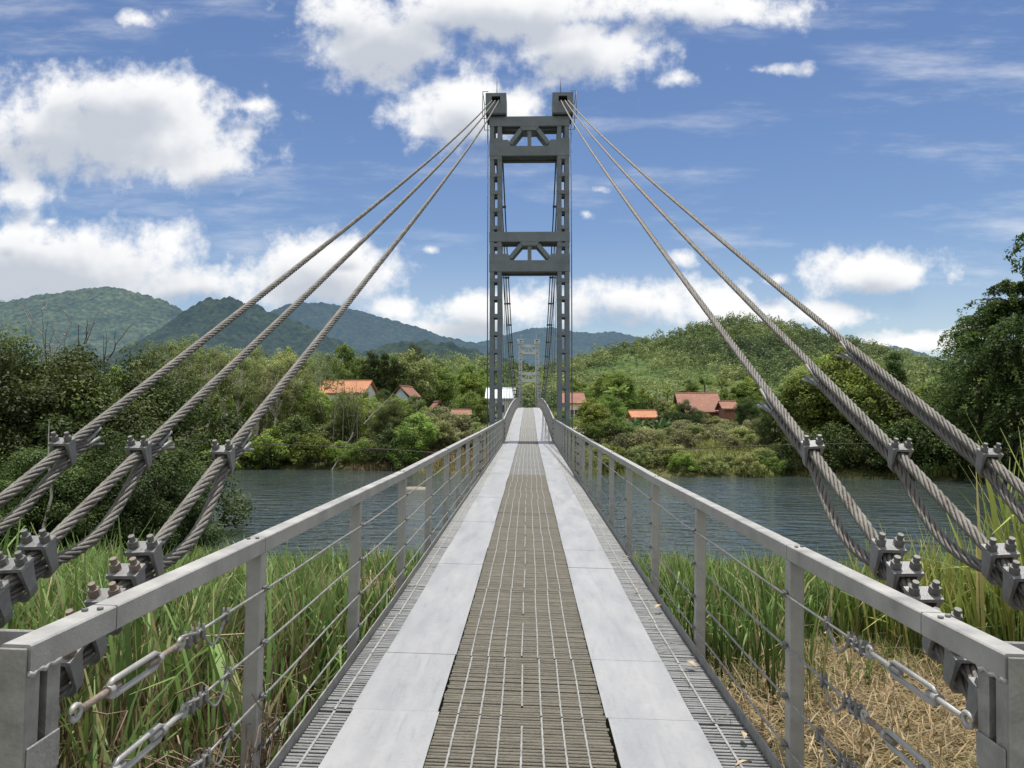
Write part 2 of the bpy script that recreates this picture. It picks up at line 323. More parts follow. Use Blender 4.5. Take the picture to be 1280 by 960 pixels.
for k in range(NSEC):
    ya, yb = SEC0+k*SECL, SEC0+(k+1)*SECL
    near = ya < 45; pit = .034 if ya < 30 else .05 if ya < 45 else .11; wd = .022 if ya < 30 else .033 if ya < 45 else .08
    # centre grating
    mb = MB()
    for j in range(5):
        pa, pb = ya+.95*j, ya+.95*(j+1)
        mb.add(*bars(-.463, .392, pa+.004, pb-.004, pit, wd, .032, rg, .006))
    for j in range(5):
        y = ya+.95*j; z = zf(y); mb.box((-.456, y-.003, z-.06), (.386, y+.003, z-.004))
    grey = ya > 17.5
    g = mb.build('walkway_grating', M['greybar' if grey else 'brownbar'], BR)
    rm = MB()
    for j in range(5):
        pa, pb = ya+.95*j, ya+.95*(j+1); jog = rg.normal(0, .006)
        for i, x in enumerate(RODX):
            a_, b_ = pa+.008, pb-.008
            if i == 3:
                a_ += .10*(j % 2 == 0)+.03; b_ -= .12
            ww = .0065 if near else .006
            if ya < 16:
                m_ = 28; yy = np.linspace(a_, b_, m_); xx = x+jog+.0014*np.sin(np.arange(m_)*2.4)+.002*np.sin(yy*3+i); zz = zd(yy)+.002
                rm.tube(np.stack([xx, yy, zz], -1), ww*(.92+.16*(np.arange(m_) % 2)), 5, False)
            else: strip_box(rm, x+jog-ww, x+jog+ww, a_, b_, .004, -.01)
    rm.build('grating_rod', M['rod'], g)
    # a flat joint bar under each panel joint, and side bearers
    # outer gratings
    for x0, x1, rx in ((-1.082, -.918, -1.005), (.856, 1.092, .955)):
        mb = MB(); mb.add(*bars(x0, x1, ya+.004, yb-.004, pit, wd*.8, .032, rg, .002)); e = mb.build('edge_grating', M['edgebar'], BR)
        rm = MB()
        for j in range(5):
            jog = rg.normal(0, .004); strip_box(rm, rx+jog-.006, rx+jog+.006, ya+.95*j+.01, ya+.95*j+.94, .005, -.01)
        rm.build('grating_rod', M['rod'], e)
    # tread plates, with their small laps
    for x0, x1 in ((-.912, -.466), (.396, .85)):
        mb = MB()
        cuts = [ya, ya+.95*rg.choice([1, 2]), ya+.95*4, yb] if k % 2 else [ya, ya+.95*2, yb]
        for a, b in zip(cuts[:-1], cuts[1:]):
            o = rg.normal(0, .004); lift = rg.uniform(0, .003)
            strip_box(mb, x0+o, x1+o, a+.003, b-.003, .012+lift, .0065, 2)
        mb.build('tread_plate', M['plate'], BR)
    # kerb angles
    for s, x in ((-1, -1.092), (1, 1.10)):
        mb = MB(); strip_box(mb, x-.004, x+.004, ya, yb-.01, .055, -.05, 2)
        strip_box(mb, x-.004 if s > 0 else x+.0045, x-.0045 if s > 0 else x+.035, ya, yb-.01, -.0405, -.0475, 2) if s < 0 else strip_box(mb, x-.035, x-.0045, ya, yb-.01, -.0405, -.0475, 2)
        mb.build('kerb_angle', M['galv_dark'], BR)
# stringers and cross beams under the deck
for x in (-.88, -.45, .36, .80):
    mb = MB(); strip_box(mb, x-.03, x+.03, -.7, 155, -.064, -.16, 90); mb.build('deck_stringer', M['galv_dark'], BR)
cb = 0
for y in np.arange(1.3, 153, 1.85):
    z = zf(y); mb = MB(); mb.box((-1.22, y-.045, z-.175), (1.22, y+.045, z-.165)); mb.box((-1.22, y-.045, z-.27), (1.22, y+.045, z-.26)); mb.box((-1.22, y-.005, z-.2595), (1.22, y+.005, z-.1755))
    mb.build('cross_beam', M['galv_dark'], BR)

# railing posts
SP = 1.86
def post_mesh():
    mb = MB(); mb.cbox((-.033, -.030, -.17), (.033, .030, .945), .005)
    return mb.mesh('railing_post', M['galv'])
def clip_mesh():
    mb = MB()
    for dy in (-.014, .014): mb.tube([(s*-.03, dy, .0) if False else p for s in (1,) for p in [(-.045, dy, -.004), (-.03, dy, .012), (.0, dy, .016)]], .004, 6)
    mb.cbox((-.05, -.02, -.012), (-.034, .02, .012), .003); mb.tube([(-.06, 0, .0), (-.03, 0, .0)], .006, 6)
    return mb.mesh('wire_clip', M['nut'])
pm, cm_ = post_mesh(), clip_mesh()
WZ = (.145, .355, .575, .80)
farposts = MB()
POSTS = {-1: [3.22+SP*k for k in range(80)], 1: [3.44+SP*k for k in range(80)]}
for s in (-1, 1):
    for k, y in enumerate(POSTS[s]):
        if k < 48:
            p = link_mesh('railing_post', pm, BR); p.location = (s*1.155, y, zf(y))
            if k < 9:
                for wz in WZ:
                    c = link_mesh('wire_clip', cm_, p); c.location = (0, 0, wz)
                    if s < 0: c.rotation_euler = (0, 0, math.pi)
        else:
            z = zf(y); farposts.box((s*1.155-.033, y-.03, z-.17), (s*1.155+.033, y+.03, z+.945))
tag(farposts.build('railing_post', M['galv'], BR), kind='stuff')
# handrails: box sections, one joint every second post, two bolts beside each joint
for s, y0, ye in ((-1, 1.701, 153), (1, 1.886, 153)):
    ps = POSTS[s]; cuts = [y0, ps[0]-1.16]+[ps[i]+.005 for i in range(0, 80, 2)]
    for a, b in zip(cuts[:-1], cuts[1:]):
        mb = MB(); n = 1 if b < TY else 3; ys = np.linspace(a+.003, b-.003, n+1)
        for c, d in zip(ys[:-1], ys[1:]):
            zc, zde = zf(c), zf(d); X = s*1.155; w, h, ch = .034, .066, .004
            ring = [(-w, -h+ch), (-w+ch, -h), (w-ch, -h), (w, -h+ch), (w, -ch), (w-ch, 0), (-w+ch, 0), (-w, -ch)]
            v = [(X+p, c, zc+1.012+q) for p, q in ring]+[(X+p, d, zde+1.012+q) for p, q in ring]
            f = [(i, (i+1) % 8, 8+(i+1) % 8, 8+i)[::-1] for i in range(8)]+[(0,1,2,3),(0,3,4,7),(4,5,6,7),(11,10,9,8),(15,12,11,8),(15,14,13,12)]
            mb.add(v, f)
        h = mb.build('handrail', M['galv'], BR)
        if b < 30:
            bm = MB()
            for dy in (-.06,):
                z = zf(b+dy)+1.012
                for dx in (-.014, .016):
                    bm.tube([(s*1.155+dx, b+dy+dx*.6, z), (s*1.155+dx, b+dy+dx*.6, z+.007)], .008, 6)
            bm.build('rail_bolt', M['nut'], h)
# wires with turnbuckles
def sag_line(x, ya, yb, wz, n, sag):
    t = np.linspace(0, 1, n); y = ya+(yb-ya)*t
    return np.stack([np.full(n, x), y, zd(y)+wz-sag*np.sin(t*math.pi*max(1, round((yb-ya)/SP)))**2], -1)
def turnbuckle(y0, s, wz, x, rusty):
    """eye at the end column, threaded rod, open body, rod, eye; then a wire loop with clips"""
    z = zf(y0)+wz; tb = MB()
    yb0 = y0+.16; L = .27
    for dz in (-.021, .021):
        tb.tube([(x, yb0, z+dz*.45), (x, yb0+.02, z+dz), (x, yb0+L-.02, z+dz), (x, yb0+L, z+dz*.45)], [.009, .0085, .0085, .009], 8)
    for yy in (yb0-.008, yb0+L-.012): tb.tube([(x, yy, z), (x, yy+.022, z)], .016, 8)
    t = tb.build('turnbuckle', M['galv'], BR)
    a = np.linspace(0, 2*math.pi, 15)
    e = MB(); e.tube(np.stack([np.full(15, x), y0+.014+.021*np.cos(a), z+.017*np.sin(a)], -1), .0075, 6, False); e.build('eye', M['galv'], t)
    e = MB(); e.tube(np.stack([np.full(15, x), yb0+L+.15+.022*np.cos(a), z+.017*np.sin(a)], -1), .007, 6, False)
    e.build('eye', M['galv'], t)
    for pa, pb in ((y0+.036, yb0+.05), (yb0+L-.06, yb0+L+.128)):
        r = MB(); r.tube([(x, pa, z), (x, pb, z)], .0095, 8); r.build('threaded_rod', M['rust' if rusty else 'galv'], t)
    yl = yb0+L+.15
    w = MB(); tt = np.linspace(0, 1, 14)
    w.tube(np.stack([x+.012*np.sin(tt*math.pi), yl+.0+.12*tt, z+.02*np.cos(tt*math.pi/2)*(tt < 2)], -1), .005, 6)
    w.tube(np.stack([x-.01*np.sin(tt*math.pi), yl+.16*tt, z-.02+.008*tt], -1), .005, 6)
    w.tube(np.stack([x+0*tt, yl+.16+.21*tt, z-.012-.075*np.sin(tt*math.pi)**1.3*(1-.2*tt)+.006*tt], -1), .005, 6)
    w.build('wire_loop', M['wire'], t)
    for dy in (.05, .10, .15, .36):
        c = MB(); c.cbox((x-.013, yl+dy-.012, z-.022), (x+.013, yl+dy+.012, z+.006), .003)
        for q in (-.0085, .0085): c.tube([(x+q, yl+dy, z-.03), (x+q, yl+dy, z+.024)], .005, 6)
        c.build('wire_grip', M['nut'], t)
    return yl+.11
for s in (-1, 1):
    x = s*1.115; ye = 1.86 if s < 0 else 2.02
    for i, wz in enumerate(WZ):
        off = .0 if i == 3 else .10 if i == 2 else .2
        yw = turnbuckle(ye+off*.4, s, wz, x, (i % 2 == 1) if s < 0 else i == 2)
        mb = MB(); mb.tube(sag_line(x, yw, 17.7, wz, 90, .006), .0055, 6); mb.build('railing_wire', M['wire'], BR)
        mb = MB(); mb.tube(sag_line(x, 17.95, 153, wz, 200, 0), .006, 4); mb.build('railing_wire', M['wire'], BR)
# wide tension posts where the wires are re-anchored
for s in (-1, 1):
    for y in (17.82, 35.0):
        z = zf(y); mb = MB(); mb.cbox((s*1.16-.07, y-.06, z-.17), (s*1.16+.07, y-.05, z+.96), .003); mb.cbox((s*1.16-.07, y+.05, z-.17), (s*1.16+.07, y+.06, z+.96), .003); mb.box((s*1.16-.004, y-.0495, z-.17), (s*1.16+.004, y+.0495, z+.955))
        p = mb.build('tension_post', M['galv'], BR)
        for wz in WZ:
            for sg in (-1, 1):
                c = MB(); c.tube([(s*1.1, y+sg*.08, z+wz), (s*1.1, y+sg*.42, z+wz)], [.014, .014], 6); c.tube([(s*1.1, y+sg*.46, z+wz-.01), (s*1.1, y+sg*.6, z+wz-.01)], .018, 6); c.build('turnbuckle', M['black'], p)
# end columns
def end_column(s, y0):
    mb = MB(); xi, xo = s*1.125, s*1.47
    lo, hi = min(xi, xo), max(xi, xo)
    mb.cbox((lo, y0, -.6), (hi, y0+.048, .945), .003)
    mb.cbox((lo, y0-.008, -.6), (hi, y0-.0005, 1.006), .002)
    mb.cbox((lo, y0+.078, -.6), (hi, y0+.125, .945), .003)
    c = mb.build('end_column', M['galv_dark'], BR)
    w = MB(); w.box((lo+.05, y0+.0485, -.6), (hi-.05, y0+.0775, .93)); w.build('web_plate', M['tower_dark'], c)
    for z in (.70, .1):
        b = MB(); b.cbox((min(xi, xi-s*.006), y0+.004, z), (max(xi, xi-s*.006), y0+.122, z+.085), .002)
        b.build('batten_plate', M['galv_dark'], c)
    t = MB(); t.cbox((min(xi+s*.07, xo), y0+.13, .93), (max(xi+s*.07, xo), y0+.142, 1.005), .003); t.cbox((min(xo, xo-s*.012), y0, .9455), (max(xo, xo-s*.012), y0+.1295, 1.005), .003)
    t.build('cap_frame', M['galv_dark'], c)
    wl = MB(); yy = np.linspace(y0, y0+.12, 9)
    wl.tube(np.stack([np.full(9, xi-s*.001), yy, .946+.004*np.sin(yy*160)], -1), .006+.002*np.sin(np.arange(9)*2.1), 6); wl.build('weld_bead', M['galv'], c)
end_column(-1, 1.70); end_column(1, 1.885)

# the near span hangs a little lower on its right side
def tau(Y): Y = np.asarray(Y, float); return .027*np.clip((30-Y)/16, 0, 1)**1.3
def tilt(o, top=True):
    if o.type == 'MESH' and o.location.length < 1e-6:
        me = o.data; v = np.empty(len(me.vertices)*3, np.float32); me.vertices.foreach_get('co', v); v = v.reshape(-1, 3); t = tau(v[:, 1]); hgt = v[:, 2]-zd(v[:, 1])
        x0 = v[:, 0].copy(); v[:, 0] = x0+t*hgt*.6; v[:, 2] -= t*x0; me.vertices.foreach_set('co', v.ravel()); me.update()
        for c in o.children: tilt(c)
    elif o.type == 'MESH':
        t = float(tau(o.location.y)); o.location.z -= t*o.location.x; o.rotation_euler.y = t*.6
for o in list(BR.children): tilt(o)

# ------------------------------------------------------------------ stay cables
def rope(mb, path, d, lay=.36, step=.05, n=6, sides=6, z0=0.0):
    p = np.asarray(path, float); L = np.concatenate([[0], np.cumsum(np.linalg.norm(np.diff(p, axis=0), axis=1))])
    m = max(8, int(L[-1]/step)); s = np.linspace(0, L[-1], m); q = np.stack([np.interp(s, L, p[:, i]) for i in range(3)], -1)
    t = np.gradient(q, axis=0); t /= np.linalg.norm(t, axis=1)[:, None]
    sd = np.cross(t, (0, 0, 1.)); sd /= np.linalg.norm(sd, axis=1)[:, None]; u = np.cross(sd, t)
    r = d/6*.98; hr = d/2-r
    for k in range(n):
        a = 2*math.pi*(k/n-(s+z0)/lay)
        mb.tube(q+sd*(np.cos(a)*hr)[:, None]+u*(np.sin(a)*hr)[:, None], r, sides, False)
def clamp_meshes():
    """local frame: y along the cable, z away from the ropes, origin on the main rope's axis"""
    b = MB(); w = .056; l = .036
    b.hexa([(-w,-l,.036),(w,-l,.036),(w,l,.036),(-w,l,.036),(-w*1.0,-l,.050),(w*1.0,-l,.050),(w*1.0,l,.050),(-w*1.0,l,.050)])
    o_ = [(.053,.0355,.034),(.047,-.02,.027),(.045,-.06,.023),(.038,-.088,.020),(.020,-.108,.018),(0,-.113,.018)]
    i_ = [(.034,.0355),(.0335,-.02),(.0335,-.062),(.028,-.084),(.015,-.098),(0,-.101)]
    o_ = o_+[(-x, z, q) for x, z, q in o_[-2::-1]]; i_ = i_+[(-x, z) for x, z in i_[-2::-1]]
    v = []
    for (x, z, q), (xi, zi) in zip(o_, i_): v += [(x,-q,z),(x,q,z),(xi,q,zi),(xi,-q,zi)]
    f = []
    for k in range(len(o_)-1):
        for e in range(4): f.append((4*k+e, 4*k+(e+1)%4, 4*k+4+(e+1)%4, 4*k+4+e))
    b.add(v, f)
    body = b.mesh('cable_clamp', M['cast'])
    n = MB(); x = 0
    if 1:
        n.tube([(x,0,.0505),(x,0,.0535)], .021, 12, True, False)
        n.tube([(x,0,.054),(x,0,.077)], .020, 6, True, False)
        n.tube([(x,0,.0775),(x,0,.100)], .0118, 10, True, False)
    return body, n.mesh('clamp_bolt', M['nut'])
cl_body, cl_bolt = clamp_meshes()
n2 = cl_bolt.copy(); n2.materials[0] = M['rust']
CD = .055
def stay(label, A, top, lower, tail_y, s, bulge, rusty=False):
    """A = point at the upper clamp, top = saddle point, lower = distances along Y of the lower clamps"""
    A = Vector(A); top = Vector(top)
    root = empty('stay_cable', (A.x, .3, -.2), label, 'suspension cable', 'stay cables running up to the near tower')
    def P(y):
        t = (y-A.y)/(top.y-A.y); p = A.lerp(top, t)
        if t > 0: p.z -= 4*.2*t*(1-t)
        return p
    def fr(y):
        t = (P(y+.02)-P(y-.02)).normalized(); x = t.cross(Vector((0, 0, 1))).normalized(); return x, t, x.cross(t)
    ys = np.concatenate([np.linspace(.5, A.y, 20), A.y+(top.y-A.y)*np.linspace(0, 1, 60)[1:]])
    mb = MB(); rope(mb, [P(y) for y in ys], CD); mb.build('cable_rope', M['rope'], root)
    # returned tail, bulging between the clamps
    yt = np.linspace(.5, tail_y, 120); pts = []
    y1, y2 = lower[0], A.y
    for y in yt:
        x, t, n = fr(y); off = -.060; w = 0
        if y1 < y < y2:
            q = (y-y1)/(y2-y1); w = math.sin(math.pi*q**.8)**1.2; off -= bulge*w
        if y > y2: off -= .002*math.sin((y-y2)*3)
        pts.append(P(y)+n*off+x*(-s*.02*w))
    mb = MB(); rope(mb, pts, CD, z0=.1); mb.build('cable_tail', M['rope'], root)
    mb = MB(); x, t, n = fr(tail_y); e = P(tail_y)-n*.060                   # splayed strand ends
    for k in range(6):
        a = k*math.pi/3; d = x*math.cos(a)+n*math.sin(a)
        q = 1.0 if s < 0 else 2.0; mb.tube([e+d*.02-t*.02, e+d*.024+t*.03*q, e+d*(.03+.014*(k % 3))*q**.5+t*(.07+.02*((k*2) % 3))*q], [.0095, .0095, .0085], 6)
    mb.build('strand_end', M['cast'], root)
    for i, y in enumerate([A.y]+list(lower)):
        x, t, n = fr(y); sc = .92 if i == 0 else 1.03
        jit = Matrix.Rotation(RNG.normal(0, .035), 4, 'Y')
        Mx = Matrix((( x.x, t.x, n.x, 0), (x.y, t.y, n.y, 0), (x.z, t.z, n.z, 0), (0, 0, 0, 1))) @ jit @ Matrix.Diagonal((sc, 1.05*sc, 1.0*sc, 1))
        c = link_mesh('cable_clamp', cl_body, root); Mx.translation = P(y)-root.location; c.matrix_local = Mx
        for sx in (-1, 1):
            b = link_mesh('clamp_bolt', n2 if (rusty and i > 1) else cl_bolt, c); b.location = (sx*.0365, 0, 0); b.rotation_euler = (0, 0, RNG.uniform(0, 1))
    return root
lowL = [3.07-.135*k for k in range(7)]; lowR = [3.25-.14*k for k in range(7)]
stay('innermost of the three left stay cables, its lower clamps rusty beside the left handrail', at(280, 571, 3.83), at(624, 125, TY-.35), lowL, 4.02, -1, .085, True)
stay('middle of the three left stay cables, ending in a short tail above its upper clamp', at(175, 566, 3.83), at(619.6, 125, TY-.35), lowL, 4.0, -1, .085)
stay('outermost of the three left stay cables, cutting the left edge of the view', at(80, 561, 3.83), at(615.5, 125, TY-.35), lowL, 4.0, -1, .04)
stay('innermost of the three right stay cables, its loop hanging over the water beside the handrail', at(1015, 564, 4.07), at(701, 125, TY-.35), lowR, 4.66, 1, .085)
stay('middle of the three right stay cables, its lower clamps in front of tall reeds', at(1124, 568, 4.07), at(706, 125, TY-.35), lowR, 5.1, 1, .085)
stay('outermost of the three right stay cables, with a long splayed tail beneath it', at(1235, 574, 4.07), at(710, 125, TY-.35), lowR, 5.6, 1, .05)

# ------------------------------------------------------------------ towers
def zt(py): return at(662, py, TY-.5).z
def make_tower():
    T = empty('bridge_tower', (TCX, TY, -2.6), 'tall dark grey steel tower with two braced portals, nearest to the viewer', 'bridge tower')
    H0, Ht = zf(TY)-2.6, zt(143)
    def W(mb, name, m, parent=T): return mb.build(name, m, parent, (TCX, TY, -2.6))
    X = lambda x: TCX+x
    for s in (-1, 1):
        ch = []
        leg = MB()
        for xa, xb in ((1.28, 1.485), (1.635, 1.84)):
            for ya in (-.45, .22):
                leg.cbox((X(min(s*xa, s*xb)), TY+ya, -1.6), (X(max(s*xa, s*xb)), TY+ya+.23, Ht), .012)
        bt = pl = leg
        zz = np.arange(zf(TY)-.9, Ht-.5, .82)
        for z in zz:
            for yy in (TY-.456, TY+.451):
                bt.box((X(min(s*1.285, s*1.835)), yy, z), (X(max(s*1.285, s*1.835)), yy+.0055, z+.17))
            for xx in (1.276, 1.8405):
                bt.box((X(s*xx-.002), TY-.445, z), (X(s*xx+.002), TY+.445, z+.2))
            bt.box((X(min(s*1.4855, s*1.6345)), TY-.44, z+.05), (X(max(s*1.4855, s*1.6345)), TY+.44, z+.12))
        for z in zz:                                                    # bolt heads on the battens
            for xa in (1.32, 1.45, 1.67, 1.80):
                for dz in (.04, .13): bt.box((X(s*xa)-.014, TY-.470, z+dz-.014), (X(s*xa)+.014, TY-.4562, z+dz+.014))
        for z in zz:
            for xa in (1.28, 1.635):
                pl.box((X(min(s*xa, s*(xa+.205))-.004), TY-.4605, z-.05), (X(max(s*xa, s*(xa+.205))+.004), TY-.4565, z-.03))
        W(leg, 'tower_leg', M['tower'])
        # saddle housing: hollow-fronted block with a deep slot and rollers
        z0, z1 = zt(142), zt(117); xa, xb = X(s*1.07) if s > 0 else X(-2.03), X(2.03) if s > 0 else X(-1.07)
        sd = MB(); y0, y1 = TY-.62, TY+.62; xm0, xm1 = xa+.28, xb-.28; zs0, zs1 = z1-.42, z1-.16
        sd.box((xa, y0, z0), (xm0, y1, z1)); sd.box((xm1, y0, z0), (xb, y1, z1)); sd.box((xm0+.001, y0, z0), (xm1-.001, y1, zs0)); sd.box((xm0+.001, y0, zs1), (xm1-.001, y1, z1-.002))
        S = sd.build('saddle_housing', M['tower'], T, (TCX, TY, -2.6))
        bk = MB(); bk.box((xm0+.002, TY-.2, zs0+.001), (xm1-.002, TY+.2, zs1-.001)); bk.tube([(xm0+.004, y0+.12, zs0+.05), (xm1-.004, y0+.12, zs0+.05)], .045, 8); bk.build('saddle_roller', M['tower_dark'], S, (TCX, TY, -2.6))
        un = MB(); un.box((xa+.04, y0-.02, z0-.09), (xb-.04, y1+.02, z0-.003)); un.build('base_plate', M['tower_dark'], S, (TCX, TY, -2.6))
        rod = MB(); rod.tube([(X(s*1.5)+(-.03), TY, z1), (X(s*1.5)-.03, TY, zt(92))], [.022, .012], 6); rod.build('lightning_rod', M['tower_dark'], T, (TCX, TY, -2.6))
        rl = MB(); ox = xa-.13 if s < 0 else xb+.13                       # little platform rail on the outer side
        for yy in (y0-.1, y1+.1):
            for z in (z0-.3, z1+.02): rl.tube([(ox, yy, z), (X(s*1.9), yy, z)], .018, 5)
            rl.tube([(ox, yy, z0-.3), (ox, yy, z1+.02)], .018, 5)
        rl.tube([(ox, y0-.1, z1+.02), (ox, y1+.1, z1+.02)], .018, 5); rl.build('platform_rail', M['tower'], T, (TCX, TY, -2.6))
        # ladder with hoops on the outer side
        ld = MB(); lx = X(s*1.95)
        for yy in (TY-.40, TY-.02): ld.tube([(lx, yy, -1), (lx, yy, z0)], .016, 5)
        for z in np.arange(-.8, z0, .33): ld.tube([(lx, TY-.40, z), (lx, TY-.02, z)], .011, 4)
        ld.build('ladder', M['tower'], T, (TCX, TY, -2.6))
    # portal trusses
    for yt_, yb_, y1_, y2_, i in ((145, 157, 182, 194, 0), (289.5, 301.5, 325, 339, 1)):
        a, b, c, d = zt(yt_), zt(yb_), zt(y1_), zt(y2_)
        for yc in (-.34, .34):
            tr = MB(); f0, f1 = TY+yc-.13, TY+yc+.13
            e = 1.86
            tr.box((X(-e), f0, b), (X(e), f1, a)); tr.box((X(-e), f0, d), (X(e), f1, c))
            tr.prism([(X(-.46), b-.001), (X(.46), b-.001), (X(.30), b-.19), (X(-.30), b-.19)], f0+.01, f1-.01)
            for s in (-1, 1):
                tr.prism([(X(s*e), c+.001), (X(s*.86), c+.001), (X(s*.98), c+.30), (X(s*e), c+.30)][::s], f0+.012, f1-.012)
                tr.beam((X(s*.36), TY+yc, b-.10), (X(s*.90), TY+yc, c+.14), .18, .17, (0, 1, 0))
            tr.box((X(-.09), f0+.06, c+.002), (X(.09), f1-.06, b-.18))
            t = tr.build('portal_truss', M['tower'], T, (TCX, TY, -2.6))
            for xa, xb, zq in ((-1.275, 1.275, d), (-1.275, -.47, b), (.47, 1.275, b)):
                ft = MB(); ft.box((X(xa), f0-.03, zq-.042), (X(xb), f1+.03, zq-.002)); ft.build('flange', M['tower_dark'], t, (TCX, TY, -2.6))
    bm = MB(); bm.box((X(-1.9), TY-.3, zf(TY)-.62), (X(1.9), TY+.3, zf(TY)-.3)); bm.build('deck_beam', M['tower'], T, (TCX, TY, -2.6))
    for s in (-1, 1):
        pr = MB(); pr.cbox((X(s*1.56-.7), TY-.9, -4.2), (X(s*1.56+.7), TY+.9, -1.599), .05); pr.build('pier', M['concrete'], T, (TCX, TY, -2.6))
    return T
TW = make_tower()
TW2 = copy_tree(TW); TW2.location = (0.0, TY2, -2.6)
TW2['label'] = 'small pale distant tower at the far end, framed by the near tower'
def apply_haze(o):
    for sl in o.material_slots: sl.link = 'OBJECT'; sl.material = M['far_tower']
    for c in o.children: apply_haze(c)
apply_haze(TW2)
# main cables of the river span with clamp bands and hangers
for s in (-1, 1):
    side = 'left' if s < 0 else 'right'
    root = empty('main_cable', (s*1.55, TY, zt(125)), f'dark {side} main span cable bundle sagging from the near tower down towards the deck', 'suspension cable', 'main span cables')
    yy = np.linspace(TY+.2, TY2-.2, 160); zm, zt0 = 3.55, zt(124)
    para = lambda y: zm+(zt0-zm)*((92.8-np.asarray(y))/57.2)**2
    for dx in (-.16, 0, .16):
        mb = MB(); mb.tube(np.stack([TCX+s*1.53+dx+0*yy, yy, para(yy)], -1), .036, 6, False); mb.build('cable_rope', M['tower_dark'], root)
    for y in np.arange(TY+3.4, TY2-2, 3.7):
        z = float(para(y)); mb = MB(); mb.box((TCX+s*1.53-.22, y-.05, z-.06), (TCX+s*1.53+.22, y+.05, z+.05)); c = mb.build('clamp_band', M['tower_dark'], root)
        zb = zf(y)-.22
        if z-zb > .3:
            h = MB(); h.tube([(TCX+s*1.53, y, z-.061), (s*1.21, y, zb)], .014, 5); h.build('hanger', M['tower'], c, root.location)
        else: c.name = c.name
for s in (-1, 1):                                                          # side guys low over the water
    p = [(s*1.2, 30, -.1), (s*9, 38, .2), (s*22, 44.5, .0)]
    q = np.array(p); t = np.linspace(0, 1, 20)[:, None]; pts = (1-t)**2*q[0]+2*t*(1-t)*q[1]+t*t*q[2]
    mb = MB(); mb.tube(pts, .02, 5); tag(mb.build('guy_wire', M['dead_dark'], None), f'thin dark guy wire stretched low over the water to the {"left" if s<0 else "right"} bank', 'wire')

# ------------------------------------------------------------------ ground, water, hills
WL = -1.95
def near_edge(x): return 17.0+.6*np.sin(np.asarray(x)*.22)+np.clip(np.asarray(x)/-30, -.5, 3)
def far_edge(x):
    x = np.asarray(x, float)
    return np.interp(x, [-400, -80, -16, -6, 8, 25, 80, 400], [75, 56, 51.5, 47.5, 45.5, 43, 40, 30])+.6*np.sin(x*.5)+.4*np.sin(x*1.3)
def gz(x, y):
    x = np.asarray(x, float); y = np.asarray(y, float); ne = near_edge(x); fe = far_edge(x)
    near = -.92-.085*np.clip(y-5.5, 0, 60)+.16*(fbm(x*.5, y*.5, 3)-.5)
    near = np.where(y > ne, near-.35*(y-ne), near)
    d = y-fe
    far = np.interp(d, [-6, -1, 0, 1.2, 5, 20, 45, 110, 250, 600, 4000], [-3.6, -2.4, -1.97, -1.55, -.9, -.3, .35, 2.2, 6, 10, 12])+np.clip(d, 0, 8)/8*.5*(fbm(x*.15, y*.15, 9)-.5)
    mid = np.full_like(x+y, -3.6)
    z = np.where(y < (ne+fe)/2, np.maximum(near, -3.6), far)
    return z
def axis(lo, hi, fine_lo, fine_hi, step, g=1.09):
    a = list(np.arange(fine_lo, fine_hi+.001, step)); s = step
    while a[-1] < hi: s *= g; a.append(a[-1]+s)
    s = step
    while a[0] > lo: s *= g; a.insert(0, a[0]-s)
    return np.array(a)
def grid(name, xs, ys, Z, m, smooth=True, X=None, Y=None):
    nx, ny = len(xs), len(ys)
    if X is None: X, Y = np.meshgrid(xs, ys)
    v = np.stack([X, Y, Z], -1).reshape(-1, 3)
    i = np.arange(ny-1)[:, None]*nx+np.arange(nx-1)[None]
    f = np.stack([i, i+1, i+nx+1, i+nx], -1).reshape(-1, 4)
    return link_mesh(name, raw_mesh(name, v, f, m, smooth))
def ground_mat():
    m, nt, nd, L = new_mat('ground_earth_and_turf')
    out = N(nt, 'ShaderNodeOutputMaterial'); b = N(nt, 'ShaderNodeBsdfPrincipled', i_Roughness=.95); b.inputs['Specular IOR Level'].default_value = .1; L.new(b.outputs[0], out.inputs[0])
    g = N(nt, 'ShaderNodeNewGeometry'); n = N(nt, 'ShaderNodeTexNoise', i_Scale=.35, i_Detail=9, i_Roughness=.7); L.new(g.outputs['Position'], n.inputs['Vector'])
    r = ramp(nt, [(.3, (.03,.035,.014)), (.48, (.065,.072,.026)), (.6, (.12,.115,.05)), (.75, (.2,.165,.095))]); L.new(n.outputs['Fac'], r.inputs[0])
    L.new(r.outputs[0], b.inputs['Base Color'])
    n2 = N(nt, 'ShaderNodeTexNoise', i_Scale=9, i_Detail=6); L.new(g.outputs['Position'], n2.inputs['Vector'])
    bp = N(nt, 'ShaderNodeBump', i_Strength=.8, i_Distance=.08); L.new(n2.outputs['Fac'], bp.inputs['Height']); L.new(bp.outputs[0], b.inputs['Normal'])
    return m
xs = axis(-5000, 5000, -24, 26, .4); ys = axis(-60, 6000, -2, 62, .4)
XX, YY = np.meshgrid(xs, ys)
tag(grid('ground', xs, ys, gz(XX, YY), ground_mat()), kind='structure')
ab = MB(); ab.cbox((-1.9, -4, -1.6), (1.9, -.1, -.06), .03); ab.cbox((-3.2, -3.4, -1.6), (3.2, .75, -.75), .03)
tag(ab.build('bridge_abutment', M['concrete']), 'grey concrete abutment block carrying the near end of the footbridge', 'abutment')
